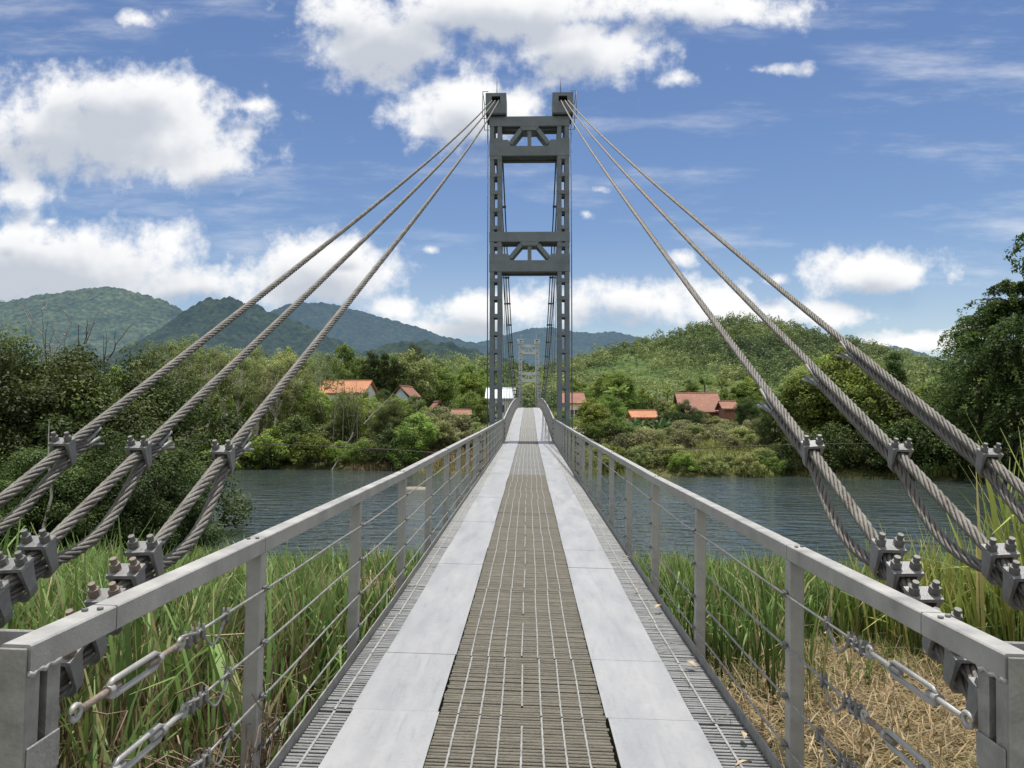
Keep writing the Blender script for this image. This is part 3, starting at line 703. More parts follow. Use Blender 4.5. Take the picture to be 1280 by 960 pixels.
def water_mat():
    m, nt, nd, L = new_mat('river_water')
    out = N(nt, 'ShaderNodeOutputMaterial'); b = N(nt, 'ShaderNodeBsdfPrincipled', i_Roughness=.05, i_IOR=1.33); L.new(b.outputs[0], out.inputs[0])
    g = N(nt, 'ShaderNodeNewGeometry')
    n0 = N(nt, 'ShaderNodeTexNoise', i_Scale=.12, i_Detail=3); L.new(g.outputs['Position'], n0.inputs['Vector'])
    r = ramp(nt, [(.35, (.036,.05,.046)), (.65, (.052,.066,.06))]); L.new(n0.outputs['Fac'], r.inputs[0]); L.new(r.outputs[0], b.inputs['Base Color'])
    mp = N(nt, 'ShaderNodeMapping'); mp.inputs['Scale'].default_value = (.55, 1.25, 1); mp.inputs['Rotation'].default_value = (0, 0, .12); L.new(g.outputs['Position'], mp.inputs[0])
    n1 = N(nt, 'ShaderNodeTexNoise', i_Scale=1.6, i_Detail=3, i_Roughness=.55); L.new(mp.outputs[0], n1.inputs['Vector'])
    mr = N(nt, 'ShaderNodeMapRange', n_1=.35, n_2=.6, n_3=.55, n_4=1.0); L.new(n0.outputs['Fac'], mr.inputs[0])
    mu = N(nt, 'ShaderNodeMath', operation='MULTIPLY'); L.new(n1.outputs['Fac'], mu.inputs[0]); L.new(mr.outputs[0], mu.inputs[1])
    bp = N(nt, 'ShaderNodeBump', i_Strength=1.0, i_Distance=.22); L.new(mu.outputs[0], bp.inputs['Height']); L.new(bp.outputs[0], b.inputs['Normal'])
    return m
wv = np.array([(-900, 6, WL), (900, 6, WL), (900, 120, WL), (-900, 120, WL)], float)
tag(link_mesh('river_water', raw_mesh('river_water', wv, [(0, 1, 2, 3)], water_mat())), kind='structure')

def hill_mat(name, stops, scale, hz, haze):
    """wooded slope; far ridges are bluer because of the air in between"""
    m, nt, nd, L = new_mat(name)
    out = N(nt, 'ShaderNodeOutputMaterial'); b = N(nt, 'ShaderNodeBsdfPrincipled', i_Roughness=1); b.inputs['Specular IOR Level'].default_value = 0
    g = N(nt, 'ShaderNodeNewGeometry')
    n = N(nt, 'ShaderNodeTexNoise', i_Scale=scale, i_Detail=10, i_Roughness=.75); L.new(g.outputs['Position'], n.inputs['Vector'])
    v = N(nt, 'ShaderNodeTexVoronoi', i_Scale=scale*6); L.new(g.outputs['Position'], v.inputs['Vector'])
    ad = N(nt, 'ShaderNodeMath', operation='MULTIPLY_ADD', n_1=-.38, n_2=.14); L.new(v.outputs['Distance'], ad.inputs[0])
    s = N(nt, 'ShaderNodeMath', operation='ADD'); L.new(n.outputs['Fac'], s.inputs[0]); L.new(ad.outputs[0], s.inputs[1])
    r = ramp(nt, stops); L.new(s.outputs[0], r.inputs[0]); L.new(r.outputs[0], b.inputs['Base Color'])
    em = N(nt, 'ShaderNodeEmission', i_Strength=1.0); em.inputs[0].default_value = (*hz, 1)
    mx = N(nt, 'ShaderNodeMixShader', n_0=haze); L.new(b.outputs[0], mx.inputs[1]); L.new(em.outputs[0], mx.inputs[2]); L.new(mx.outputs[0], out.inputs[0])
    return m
def hill(name, prof, D, depth, m, amp, cell, base=1.5, rows=120, cols=320, spur=.25, seed=0, ex=120):
    prof = [(prof[0][0]-ex, 500)]+prof+[(prof[-1][0]+ex, 500)]
    px = np.linspace(prof[0][0], prof[-1][0], cols); py = np.interp(px, [p[0] for p in prof], [p[1] for p in prof])
    py = np.convolve(np.pad(py, 6, mode='edge'), np.ones(13)/13, 'valid')
    P = [at(a, b, D) for a, b in zip(px, py)]; x = np.array([p.x for p in P]); H = np.array([p.z for p in P])
    v = np.concatenate([np.linspace(1, 0, rows), -np.linspace(0, .6, 25)[1:]]); V, Xg = np.meshgrid(v, x, indexing='ij'); Hg = np.broadcast_to(H, V.shape)
    Yg = D-V*depth; q = np.clip(np.abs(V), 0, 1); k = np.where(V > 0, (1-q)**1.25, (1-q)**1.5)
    sp = fbm(Xg/(depth*.35)+.8*q, Yg/(depth*1.2), seed, 4)
    Z = base+(Hg-base)*k*(1-spur*2*np.abs(sp-.5)*np.sin(np.pi*q)*1.6)
    Z = Z+amp*(vnoise(Xg/cell, Yg/cell, seed+5)-.5)+amp*.6*(vnoise(Xg/cell*2.1, Yg/cell*2.1, seed+6)-.5)
    return tag(grid(name, x, v, Z, m, False, Xg, Yg), kind='structure'), (x, H, base)
G1 = [(.25, (.025,.042,.02)), (.42, (.06,.084,.036)), (.58, (.105,.13,.055)), (.72, (.17,.19,.085))]
G2 = [(.28, (.018,.03,.018)), (.5, (.035,.052,.028)), (.7, (.06,.08,.038))]
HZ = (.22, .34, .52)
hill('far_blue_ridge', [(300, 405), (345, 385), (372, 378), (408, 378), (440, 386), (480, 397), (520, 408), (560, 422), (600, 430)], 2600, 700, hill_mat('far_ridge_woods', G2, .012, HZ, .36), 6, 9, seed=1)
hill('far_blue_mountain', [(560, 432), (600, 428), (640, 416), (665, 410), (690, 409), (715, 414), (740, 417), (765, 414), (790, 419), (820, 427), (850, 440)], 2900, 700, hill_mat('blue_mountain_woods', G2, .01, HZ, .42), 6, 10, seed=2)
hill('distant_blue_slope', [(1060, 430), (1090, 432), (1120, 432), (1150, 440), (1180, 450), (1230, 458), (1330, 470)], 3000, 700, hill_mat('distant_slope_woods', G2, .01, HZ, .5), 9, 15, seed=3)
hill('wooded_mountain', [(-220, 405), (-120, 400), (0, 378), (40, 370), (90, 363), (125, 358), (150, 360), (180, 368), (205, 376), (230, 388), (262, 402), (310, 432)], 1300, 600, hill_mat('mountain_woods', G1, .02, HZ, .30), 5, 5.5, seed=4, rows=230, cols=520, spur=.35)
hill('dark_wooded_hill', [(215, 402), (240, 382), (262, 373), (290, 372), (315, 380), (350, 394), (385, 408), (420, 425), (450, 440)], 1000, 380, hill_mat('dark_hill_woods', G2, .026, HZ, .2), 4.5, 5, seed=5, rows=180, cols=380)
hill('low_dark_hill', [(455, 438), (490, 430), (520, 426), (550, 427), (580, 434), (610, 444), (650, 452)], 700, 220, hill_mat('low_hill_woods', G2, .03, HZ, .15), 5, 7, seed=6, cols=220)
RH = [(640, 470), (690, 462), (720, 452), (760, 440), (800, 431), (840, 421), (870, 410), (900, 404), (930, 402), (955, 405), (985, 411), (1010, 420), (1040, 424), (1075, 434), (1105, 446), (1140, 462), (1200, 474), (1300, 480)]
RHD, RHDEP = 380, 205
rh_o, (rhx, rhH, rhb) = hill('green_hill', RH, RHD, RHDEP, hill_mat('green_hill_turf', [(.3, (.05,.08,.026)), (.5, (.09,.13,.042)), (.7, (.14,.17,.065))], .05, HZ, .03), 1.5, 5, seed=7, spur=.2, rows=110)
LH = [(250, 470), (330, 462), (400, 458), (470, 456), (540, 452), (590, 455), (640, 462), (700, 470)]
lh_o, _ = hill('low_green_rise', LH, 330, 150, hill_mat('green_rise_turf', [(.3, (.05,.08,.026)), (.5, (.09,.13,.042)), (.7, (.14,.17,.065))], .05, HZ, .03), 1.5, 5, seed=8, rows=80)
def mesh_pts(o):
    v = np.empty(len(o.data.vertices)*3, np.float32); o.data.vertices.foreach_get('co', v); return v.reshape(-1, 3)
def leaf_quads(c, nrm, size, aspect, rng, droop=0.0):
    """diamond leaves: centres (n,3), rough normals (n,3)"""
    n = len(c); nr = nrm/(np.linalg.norm(nrm, axis=1)[:, None]+1e-9)
    d = rng.normal(size=(n, 3)); d[:, 2] -= droop; d -= nr*(d*nr).sum(1)[:, None]; d /= np.linalg.norm(d, axis=1)[:, None]+1e-9
    w = np.cross(nr, d); l = (size*rng.uniform(.7, 1.3, n))[:, None]; a = l*aspect
    v = np.stack([c-d*l*.5, c+w*a*.5-d*l*.05, c+d*l*.5, c-w*a*.5-d*l*.05], 1).reshape(-1, 3)
    return v, np.arange(n*4).reshape(n, 4)
def hill_forest(name, o, n, crown, leaf, per, seed, label=None, cmin=1.0, pred=None, mats='l_hill'):
    rng = np.random.default_rng(seed); p = mesh_pts(o); c = p[rng.integers(0, len(p), n)].astype(float)
    if pred is not None: c = c[pred(c)]
    n = len(c); c[:, :2] += rng.normal(0, crown*.5, (n, 2))
    dens = fbm(c[:, 0]/45, c[:, 1]/45, seed)
    s = crown*np.clip(np.exp(rng.normal(-.1, .42, n)), .4, 1.7)*np.where(dens < .42, .5, 1)
    tone = np.clip(.48+rng.normal(0, .11, n)+(fbm(c[:, 0]/28, c[:, 2]/14, seed+3)-.5)*1.9-.004*np.clip(c[:, 2]-20, 0, 40), 0, 1)
    k = rng.normal(size=(n, per, 3)); k /= np.linalg.norm(k, axis=2)[..., None]; k[..., 2] = np.abs(k[..., 2])*1.1-.15
    cc = c[:, None]+k*s[:, None, None]*np.array((.5, .5, .62))*rng.uniform(.75, 1.08, (n, per, 1)); cc[..., 2] += s[:, None]*.35
    nr = k+rng.normal(0, .45, k.shape)
    v, f = leaf_quads(cc.reshape(-1, 3), nr.reshape(-1, 3), leaf*np.repeat((s/crown)**.4, per), .8, rng)
    t = np.clip(tone[:, None]+.2*k[..., 2]-.07+rng.normal(0, .05, (n, per)), 0, 1).ravel()
    ob = link_mesh(name, raw_mesh(name, v, f, M[mats], False, {'tint': ('FACE', t)})); return tag(ob, label, None, None, 'stuff')
hill_forest('hill_forest', rh_o, 11000, 3.4, .58, 64, 11, 'green woodland covering the rounded hill on the right', pred=lambda c: fbm(c[:, 0]/30, c[:, 2]/16, 77) > .37)
hill_forest('hill_scrub', rh_o, 9000, 1.8, .55, 22, 13, 'low scrub between the trees of the rounded hill')
hill_forest('rise_forest', lh_o, 4500, 3.6, .6, 60, 12, 'green woodland on the low rise behind the far bank trees')

# ------------------------------------------------------------------ trees
def limb(mb, a, b, r0, r1, rng, sides=6, n=6, wob=.06, sagup=.0):
    a = np.array(a, float); b = np.array(b, float); t = np.linspace(0, 1, n)[:, None]; L = np.linalg.norm(b-a)
    p = a+(b-a)*t; p[1:-1] += rng.normal(0, wob*L*.5, (n-2, 3)); p[:, 2] += sagup*L*np.sin(t[:, 0]*np.pi)
    mb.tube(p, np.linspace(r0, r1, n), sides, False); return p
def tree(name, H, R_, trunk, nclump, per, cr, leaf, asp, mat, bark, seed, lo=.25, flat=.8, inner=.45, lean=.0, stems=1, droop=.3, tr=None, shape='dome', limbs=True):
    """base at origin; crown > clumps of leaves spread through an uneven volume"""
    rng = np.random.default_rng(seed); tm = MB(); tr = tr or H*.022
    root = empty(name)
    tops = []
    for s in range(stems):
        o = rng.normal(0, .25*(stems > 1), 2)*R_*.5; top = np.array((o[0]*2.2+lean*H+rng.normal(0, .04*H), o[1]*2.2+rng.normal(0, .04*H), H*(.86 if shape != 'top' else .93)*rng.uniform(.85, 1)))
        tops.append((limb(tm, (o[0], o[1], -.3), top, tr*rng.uniform(.8, 1.1), tr*.2, rng, 8, 9, .035)))
    C = []; 
    for i in range(nclump):
        for _ in range(30):
            u = rng.normal(size=3); u /= np.linalg.norm(u); rr = rng.uniform(inner, 1)**.6
            z = lo*H+(H-lo*H)*(.5+.5*u[2]*rr)
            q = (z-lo*H)/(H-lo*H)
            wid = {'dome': math.sin(math.pi*min(1, .18+q*.82))**.6, 'cone': (1-q)**.7+.12, 'top': (.25+.75*q)*(1 if q < .85 else .7), 'bush': math.sqrt(max(0, 1-q*q))}[shape]
            h = np.hypot(u[0], u[1])+1e-6; rad = R_*wid*rr*(.75+.5*vnoise(np.array([u[0]*2.2+5]), np.array([u[1]*2.2+u[2]*2+9]), seed)[0])
            C.append((u[0]/h*rad*min(1, h*1.4), u[1]/h*rad*min(1, h*1.4), z)); break
    C = np.array(C); C[:, 0] += lean*C[:, 2]
    if limbs:
        for i in rng.choice(len(C), min(len(C), 22), replace=False):
            st = tops[rng.integers(len(tops))]; c = C[i]; k = np.argmin(np.abs(st[:, 2]-max(lo*H*.7, c[2]-.28*H))); limb(tm, st[k], c, tr*.38*(1-st[k, 2]/H*.5), tr*.06, rng, 5, 6, .07, .06)
    trunk_o = tm.build('trunk', M[bark], root, (0, 0, 0))
    n = len(C); s = cr*rng.uniform(.6, 1.3, n); k = rng.normal(size=(n, per, 3)); k /= np.linalg.norm(k, axis=2)[..., None]
    rad = rng.uniform(.35, 1.05, (n, per, 1))**.7
    p = C[:, None]+k*s[:, None, None]*rad*np.array((1, 1, flat)); p[..., 2] -= droop*s[:, None]*(np.hypot(k[..., 0], k[..., 1])*rad[..., 0])**2*.6
    nr = k*.8+np.array((0, 0, .55))+rng.normal(0, .5, k.shape)
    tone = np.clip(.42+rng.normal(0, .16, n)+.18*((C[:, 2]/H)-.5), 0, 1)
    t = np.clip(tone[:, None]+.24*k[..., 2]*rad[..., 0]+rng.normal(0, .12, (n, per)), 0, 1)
    P = p.reshape(-1, 3); ok = P[:, 2] > .03
    v, f = leaf_quads(P[ok], nr.reshape(-1, 3)[ok], np.full(ok.sum(), leaf), asp, rng, droop)
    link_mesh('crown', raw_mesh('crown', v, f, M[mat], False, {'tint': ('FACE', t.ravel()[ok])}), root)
    return root
def spray_tree(name, H, R_, n, mat, bark, seed, leaf=.16, lo=.1, per=70):
    """long drooping branches with rows of fine leaves"""
    rng = np.random.default_rng(seed); root = empty(name); tm = MB()
    st = limb(tm, (0, 0, -.3), (rng.normal(0, .3), 0, H*.93), H*.02, .03, rng, 8, 12, .03)
    P = []; NR = []; T = []
    for i in range(n):
        q = rng.uniform(0, 1)**.85; z0 = H*(lo+.02+(.9-lo)*q); a = rng.uniform(0, 2*math.pi); L = R_*(1.1*(1-q)**.75+.20)*rng.uniform(.55, 1.1)
        k = np.argmin(np.abs(st[:, 2]-z0)); b0 = st[k]; d = np.array((math.cos(a), math.sin(a), 0)); rise = rng.uniform(.1, .5)*L
        t = np.linspace(0, 1, 9)[:, None]; pts = b0+d*L*t; pts[:, 2] += (rise*np.sin(t[:, 0]*2.1)-.28*L*t[:, 0]**2); pts += rng.normal(0, .03*L, pts.shape)*t
        if i % 3 == 0: tm.tube(pts[:7], np.linspace(H*.006, .008, 7), 5, False)
        tt = rng.uniform(.25, 1, per)**.8; c = np.stack([np.interp(tt, t[:, 0], pts[:, j]) for j in range(3)], -1)
        sd = np.cross(d, (0, 0, 1)); w = (1.05-tt)*.22*L*.6+.10
        off = rng.uniform(-1, 1, per)*w; c = c+sd*off[:, None]; c[:, 2] -= np.abs(off)*.5+.5*rng.uniform(0, 1, per)**2; c += rng.normal(0, .05, c.shape)
        P.append(c); NR.append(np.array((0, 0, .9))+rng.normal(0, .6, (per, 3))); tone = rng.uniform(.15, .75); T.append(np.clip(tone+rng.normal(0, .12, per)+.15*tt, 0, 1))
    tm.build('trunk', M[bark], root, (0, 0, 0))
    v, f = leaf_quads(np.concatenate(P), np.concatenate(NR), np.full(n*per, leaf), .42, rng, .5)
    link_mesh('crown', raw_mesh('crown', v, f, M[mat], False, {'tint': ('FACE', np.concatenate(T))}), root); return root
def bamboo(name, H, n, seed):
    rng = np.random.default_rng(seed); root = empty(name); tm = MB(); P = []; T = []
    for i in range(n):
        a = rng.uniform(0, 6.28); b = rng.normal(0, .35, 2); L = H*rng.uniform(.6, 1.05); t = np.linspace(0, 1, 10); arc = rng.uniform(.12, .42)*L
        pts = np.stack([b[0]+math.cos(a)*arc*t**2.2, b[1]+math.sin(a)*arc*t**2.2, L*(t-.14*t**4)-.2], -1); tm.tube(pts, np.linspace(.045, .012, 10), 5, False)
        m = 260; tt = rng.uniform(.22, 1, m); c = np.stack([np.interp(tt, t, pts[:, j]) for j in range(3)], -1); c += rng.normal(0, .28, c.shape); c[:, 2] -= .15
        P.append(c); T.append(np.clip(rng.uniform(.2, .8)+rng.normal(0, .15, m), 0, 1))
    tm.build('culms', M['bark_pale'], root, (0, 0, 0)); c = np.concatenate(P)
    v, f = leaf_quads(c, np.array((0, 0, .5))+rng.normal(0, .7, c.shape), np.full(len(c), .24), .26, rng, 1.2)
    link_mesh('crown', raw_mesh('crown', v, f, M['l_bamboo'], False, {'tint': ('FACE', np.concatenate(T))}), root); return root
def frond_plant(name, H, trunk_h, n, seed, mat, wid=.3, arch=.5, pinn=False):
    rng = np.random.default_rng(seed); root = empty(name); tm = MB(); tp = limb(tm, (0, 0, -.2), (rng.normal(0, .06*H), 0, trunk_h), .09+.012*H, .07+.006*H, rng, 8, 6, .03)
    tm.build('trunk', M['bark'], root, (0, 0, 0)); V = []; F = []; T = []; b = 0
    for i in range(n):
        a = i*2.4+rng.uniform(-.3, .3); L = (H-trunk_h)*rng.uniform(.8, 1.15)*1.15; el = rng.uniform(.35, 1.35); m = 9; t = np.linspace(0, 1, m); d = np.array((math.cos(a), math.sin(a), 0)); sd = np.array((-d[1], d[0], 0))
        c = tp[-1]+np.stack([d[0]*L*t*math.cos(el), d[1]*L*t*math.cos(el), L*(t*math.sin(el)-arch*t**2*(1.1-.4*math.sin(el)))], -1)
        if pinn:
            for j in range(34):
                q = .15+.85*j/34; p = np.array([np.interp(q, t, c[:, k]) for k in range(3)])
                for s in (-1, 1):
                    l = L*.26*math.sin(math.pi*(.12+.85*q)); e = p+sd*s*l*.8+d*l*.35-np.array((0, 0, l*.55)); w = d*.03
                    V += [p-w, p+w, e+w*.3, e-w*.3]; F.append((b, b+1, b+2, b+3)); T.append(rng.uniform(.2, .8)); b += 4
        else:
            w = wid*L*np.sin(np.pi*np.clip(t*.9+.1, 0, 1))**.7
            for j in range(m):
                V += [c[j]+sd*w[j]*.5-np.array((0, 0, w[j]*.16)), c[j], c[j]-sd*w[j]*.5-np.array((0, 0, w[j]*.16))]
            tone = rng.uniform(.2, .8)
            for j in range(m-1):
                F += [(b+3*j, b+3*j+1, b+3*j+4, b+3*j+3), (b+3*j+1, b+3*j+2, b+3*j+5, b+3*j+4)]; T += [tone, tone*.85]
            b += 3*m
    link_mesh('crown', raw_mesh('crown', np.array(V), np.array(F), M[mat], False, {'tint': ('FACE', T)}), root); return root
def bare_tree(name, H, seed, m='dead_dark', n=16):
    rng = np.random.default_rng(seed); root = empty(name); tm = MB(); st = limb(tm, (0, 0, -.3), (0, 0, H), H*.016, .01, rng, 6, 9, .04)
    root_tr = None
    for i in range(n):
        k = rng.integers(3, 8); a = rng.uniform(0, 6.28); L = H*rng.uniform(.12, .3); e = st[k]+np.array((math.cos(a)*L*.6, math.sin(a)*L*.6, L*.8)); p = limb(tm, st[k], e, H*.006, .006, rng, 5, 5, .1)
        for j in range(3):
            e2 = p[2+j]+rng.normal(0, .3*L, 3)*np.array((1, 1, .5))+np.array((0, 0, .3*L)); limb(tm, p[2+j], e2, H*.003, .004, rng, 4, 4, .1)
    tm.build('trunk', M[m], root, (0, 0, 0)); return root
USED = {}
def place(proto, x, y, sc=1.0, rot=None, label=None, cat='tree', group=None, name=None, zs=None, z=None):
    if id(proto) in USED: o = copy_tree(proto)
    else: USED[id(proto)] = 1; o = proto
    o.location = (x, y, float(gz(x, y)) if z is None else z); o.scale = (sc, sc, sc if zs is None else zs); o.rotation_euler = (0, 0, RNG.uniform(0, 6.28) if rot is None else rot)
    if label: o['label'] = label
    o['category'] = cat
    if group: o['group'] = group
    elif 'group' in o: del o['group']
    if name: o.name = name
    return o
def X_at(px, Y): return (at(px, 500, Y)).x
def top_scale(py, Y, x, H): return (at(640, py, Y).z-float(gz(x, Y)))/H

# prototypes (heights in metres, re-scaled when placed)
T_dark = [tree('dark_tree', 6, 2.6, 1, 130, 400, .60, .10, .45, 'l_dark', 'bark', 20+i, lo=.05, stems=2, flat=.75, inner=.25) for i in range(3)]
T_euc = [tree('slender_tree', 9, 1.9, 1, 34, 130, .62, .17, .4, 'l_pale', 'bark_pale', 30+i, lo=.50, stems=1, shape='dome', droop=.6, tr=.15) for i in range(3)]
T_mid = [tree('leafy_tree', 8, 3.0, 1, 80, 90, .8, .27, .6, ['l_mid', 'l_mid', 'l_pale'][i], 'bark', 40+i, lo=.16, stems=1+i % 2, inner=.3) for i in range(3)]
T_bright = [tree('bright_tree', 7, 2.9, 1, 75, 90, .75, .26, .6, 'l_bright', 'bark', 50+i, lo=.12, inner=.3) for i in range(2)]
T_cone = [tree('pointed_tree', 10, 2.1, 1, 80, 80, .65, .24, .5, 'l_dark', 'bark', 56, lo=.15, shape='cone', inner=.2)]
T_bush = [tree('waterside_bush', 2.6, 1.9, 1, 55, 100, .5, .17, .6, ['l_mid', 'l_bright', 'l_mid'][i], 'bark', 60+i, lo=.0, shape='bush', inner=.4, tr=.05, stems=3) for i in range(3)]
T_dbush = [tree('dark_bush', 3.4, 2.3, 1, 65, 100, .6, .18, .55, 'l_dark', 'bark', 66, lo=.0, shape='bush', inner=.35, tr=.06, stems=3)]
T_brown = [tree('scrubby_shrub', 1.5, 1.2, 1, 40, 80, .33, .13, .5, ['l_brown', 'l_pale'][i], 'dead', 70+i, lo=.0, shape='bush', inner=.4, tr=.03, stems=3) for i in range(2)]
T_feather = [spray_tree('feathery_tree', 15, 7.5, 300, 'l_feather', 'bark', 80, .25, .03, 140)]
T_bamboo = [bamboo('bamboo_clump', 7, 34, 90), bamboo('bamboo_clump', 6, 24, 91)]
T_sap = [bare_tree('sapling', 5, 99, 'bark_pale', 0)]
T_banana = [frond_plant('banana_plant', 3.4, 1.3, 10, 95, 'l_banana', .24, .5)]
T_palm = [frond_plant('palm_tree', 9, 6.4, 16, 96, 'l_mid', .2, .55, True)]
T_bare = [bare_tree('bare_tree', 6, 97), bare_tree('bare_tree', 5, 98, 'dead', 10)]

# the dark trees on the near left bank
for i, (px, Y, top, k, lab) in enumerate([
    (18, 20.5, 428, 0, 'dense dark tree at the left edge of the view on the near river bank'),
    (92, 21.5, 436, 1, 'dense dark tree behind the outermost left cable, bare twigs standing over it'),
    (165, 22.5, 440, 2, 'dark tree rising between the outermost and the middle left cable'),
    (182, 20.0, 545, 0, 'low dark tree under the middle left cable, reaching out over the water'),
    (-55, 19.0, 415, 1, 'big dark tree half cut off by the left edge of the view'),
    (130, 18.0, 545, 2, 'low dark spreading tree below the outermost left cable clamp'),
    (60, 17.5, 560, 1, 'low dark tree in the tall grass at the left edge')]):
    x = X_at(px, Y); h = top_scale(top, Y, x, 6*.98); p = T_dark[k]
    place(p, x, Y, max(h, .62), None, lab, 'tree', 'dark trees on the near left bank', zs=h)
for px, Y, top, k in ((96, 22.6, 404, 0), (60, 23, 425, 1), (128, 23, 418, 0), (5, 22, 424, 1)):
    x = X_at(px, Y); place(T_bare[k], x, Y, .62*top_scale(top, Y, x, 6 if k == 0 else 5), None, 'bare twiggy tree standing above the dark trees on the left', 'tree', 'bare trees over the dark left bank trees', zs=top_scale(top, Y, x, 6 if k == 0 else 5))
for px, Y, h, lab in ((62, 16.5, 3.3, 'thin pale sapling stem in front of the dark trees at the far left'), (190, 20, 3.4, 'thin pale sapling stem under the middle left cable')):
    x = X_at(px, Y); place(T_sap[0], x, Y, h/5, None, lab, 'sapling')

# far left bank: slender pale-trunked trees, bushes along the water, bamboo
r2 = np.random.default_rng(5)
for i, (px, Y, top) in enumerate([(205, 57, 420), (232, 60, 412), (258, 56, 430), (283, 59, 424), (300, 57, 436), (318, 62, 432), (335, 57, 440), (352, 61, 430), (372, 58, 446), (240, 64, 428), (276, 66, 432), (322, 67, 430), (400, 66, 432), (180, 60, 440), (345, 55, 452), (215, 55, 440)]):
    x = X_at(px, Y); place(T_euc[i % 3], x, Y, top_scale(top, Y, x, 9), None, 'slender pale-trunked tree in the loose stand on the left far bank', 'tree', 'slender trees on the left far bank')
for i, (px, Y, top, p, lab, cat) in enumerate([
    (310, 51.2, 545, T_bush[1], 'rounded yellow-green bush at the water beside the inner left cable', 'bush'),
    (345, 51.6, 535, T_bush[0], 'green bush second from the inner left cable at the water', 'bush'),
    (392, 51.4, 540, T_bush[1], 'light green bush on the waterline left of the leaning dead poles', 'bush'),
    (370, 52.5, 520, T_dbush[0], 'dark green bush on the bank behind the waterside bushes', 'bush'),
    (455, 50.6, 550, T_bush[2], 'low green bush at the water right of the leaning dead poles', 'bush'),
    (487, 50.4, 536, T_dbush[0], 'wide dark green bush overhanging the water', 'bush'),
    (520, 50.5, 515, T_mid[0], 'rounded green tree at the water left of the bridge rail', 'tree'),
    (490, 54, 500, T_dark[0], 'tall dark bush below the pale gabled house', 'tree'),
    (378, 59, 472, T_mid[1], 'rounded green tree standing in front of the slender trees', 'tree'),
    (540, 53, 520, T_mid[2], 'grey-green tree overhanging the water nearest the left rail', 'tree'),
    (508, 49.6, 556, T_bush[0], 'low green bush at the waterline under the rounded tree', 'bush'),
    (280, 51.6, 545, T_bush[2], 'green bush at the water behind the inner left cable', 'bush'),
    (255, 52, 540, T_dbush[0], 'dark bush at the water between the middle and inner left cables', 'bush'),
    (425, 51.2, 552, T_bush[0], 'low green bush behind the foot of the leaning dead pole', 'bush'),
    (330, 51, 556, T_dbush[0], 'low dark bush squeezed between the two lightest waterside bushes', 'bush'),
    (420, 56, 525, T_mid[2], 'grey-green tree with bamboo on its right', 'tree')]):
    Hn = {'waterside_bush': 2.6, 'dark_bush': 3.4, 'dark_tree': 6, 'leafy_tree': 8, 'bright_tree': 7}[p.name.split('.')[0]]
    x = X_at(px, Y); h = top_scale(top, Y, x, Hn); place(p, x, Y, max(h, .5), None, lab, cat, zs=h, name=None)
for px, Y, top, k, lab in ((438, 56, 470, 0, 'tall yellow-green bamboo clump on the left far bank in front of the orange roof'), (405, 58, 478, 1, 'smaller bamboo clump left of the orange roof'), (350, 56, 485, 1, 'bamboo clump at the foot of the slender trees')):
    x = X_at(px, Y); place(T_bamboo[k], x, Y, top_scale(top, Y, x, 7 if k == 0 else 6), None, lab, 'bamboo')
def pole(name, label, a, b, r):
    mb = MB(); rng = np.random.default_rng(int(abs(a[0])*10)); limb(mb, (0, 0, 0), np.array(b)-np.array(a), r, r*.35, rng, 6, 7, .02)
    for k in range(4):
        q = .4+.15*k; p = (np.array(b)-np.array(a))*q; limb(mb, p, p+rng.normal(0, .5, 3)+np.array((0, 0, .4)), r*.3, .008, rng, 4, 4, .1)
    o = mb.build(name, M['dead'], None, (0, 0, 0)); o.location = a; return tag(o, label, 'dead branch')
pole('dead_pole', 'pale dead pole leaning up from the water on the left far bank', at(415, 588, 50), at(442, 540, 51.5), .06)
pole('dead_pole', 'long bare grey branch slanting over the bushes below the gabled house', at(455, 530, 52), at(492, 492, 53), .05)
for i, (px, t) in enumerate(((418, 455), (428, 470), (447, 468), (462, 490))):
    pole('dead_stalk', 'thin bare pale bamboo stalk standing upright in front of the orange roof', at(px, 560, 54.5), at(px+4-2*i, t, 54.8), .03)['group'] = 'bare stalks before the orange roof'

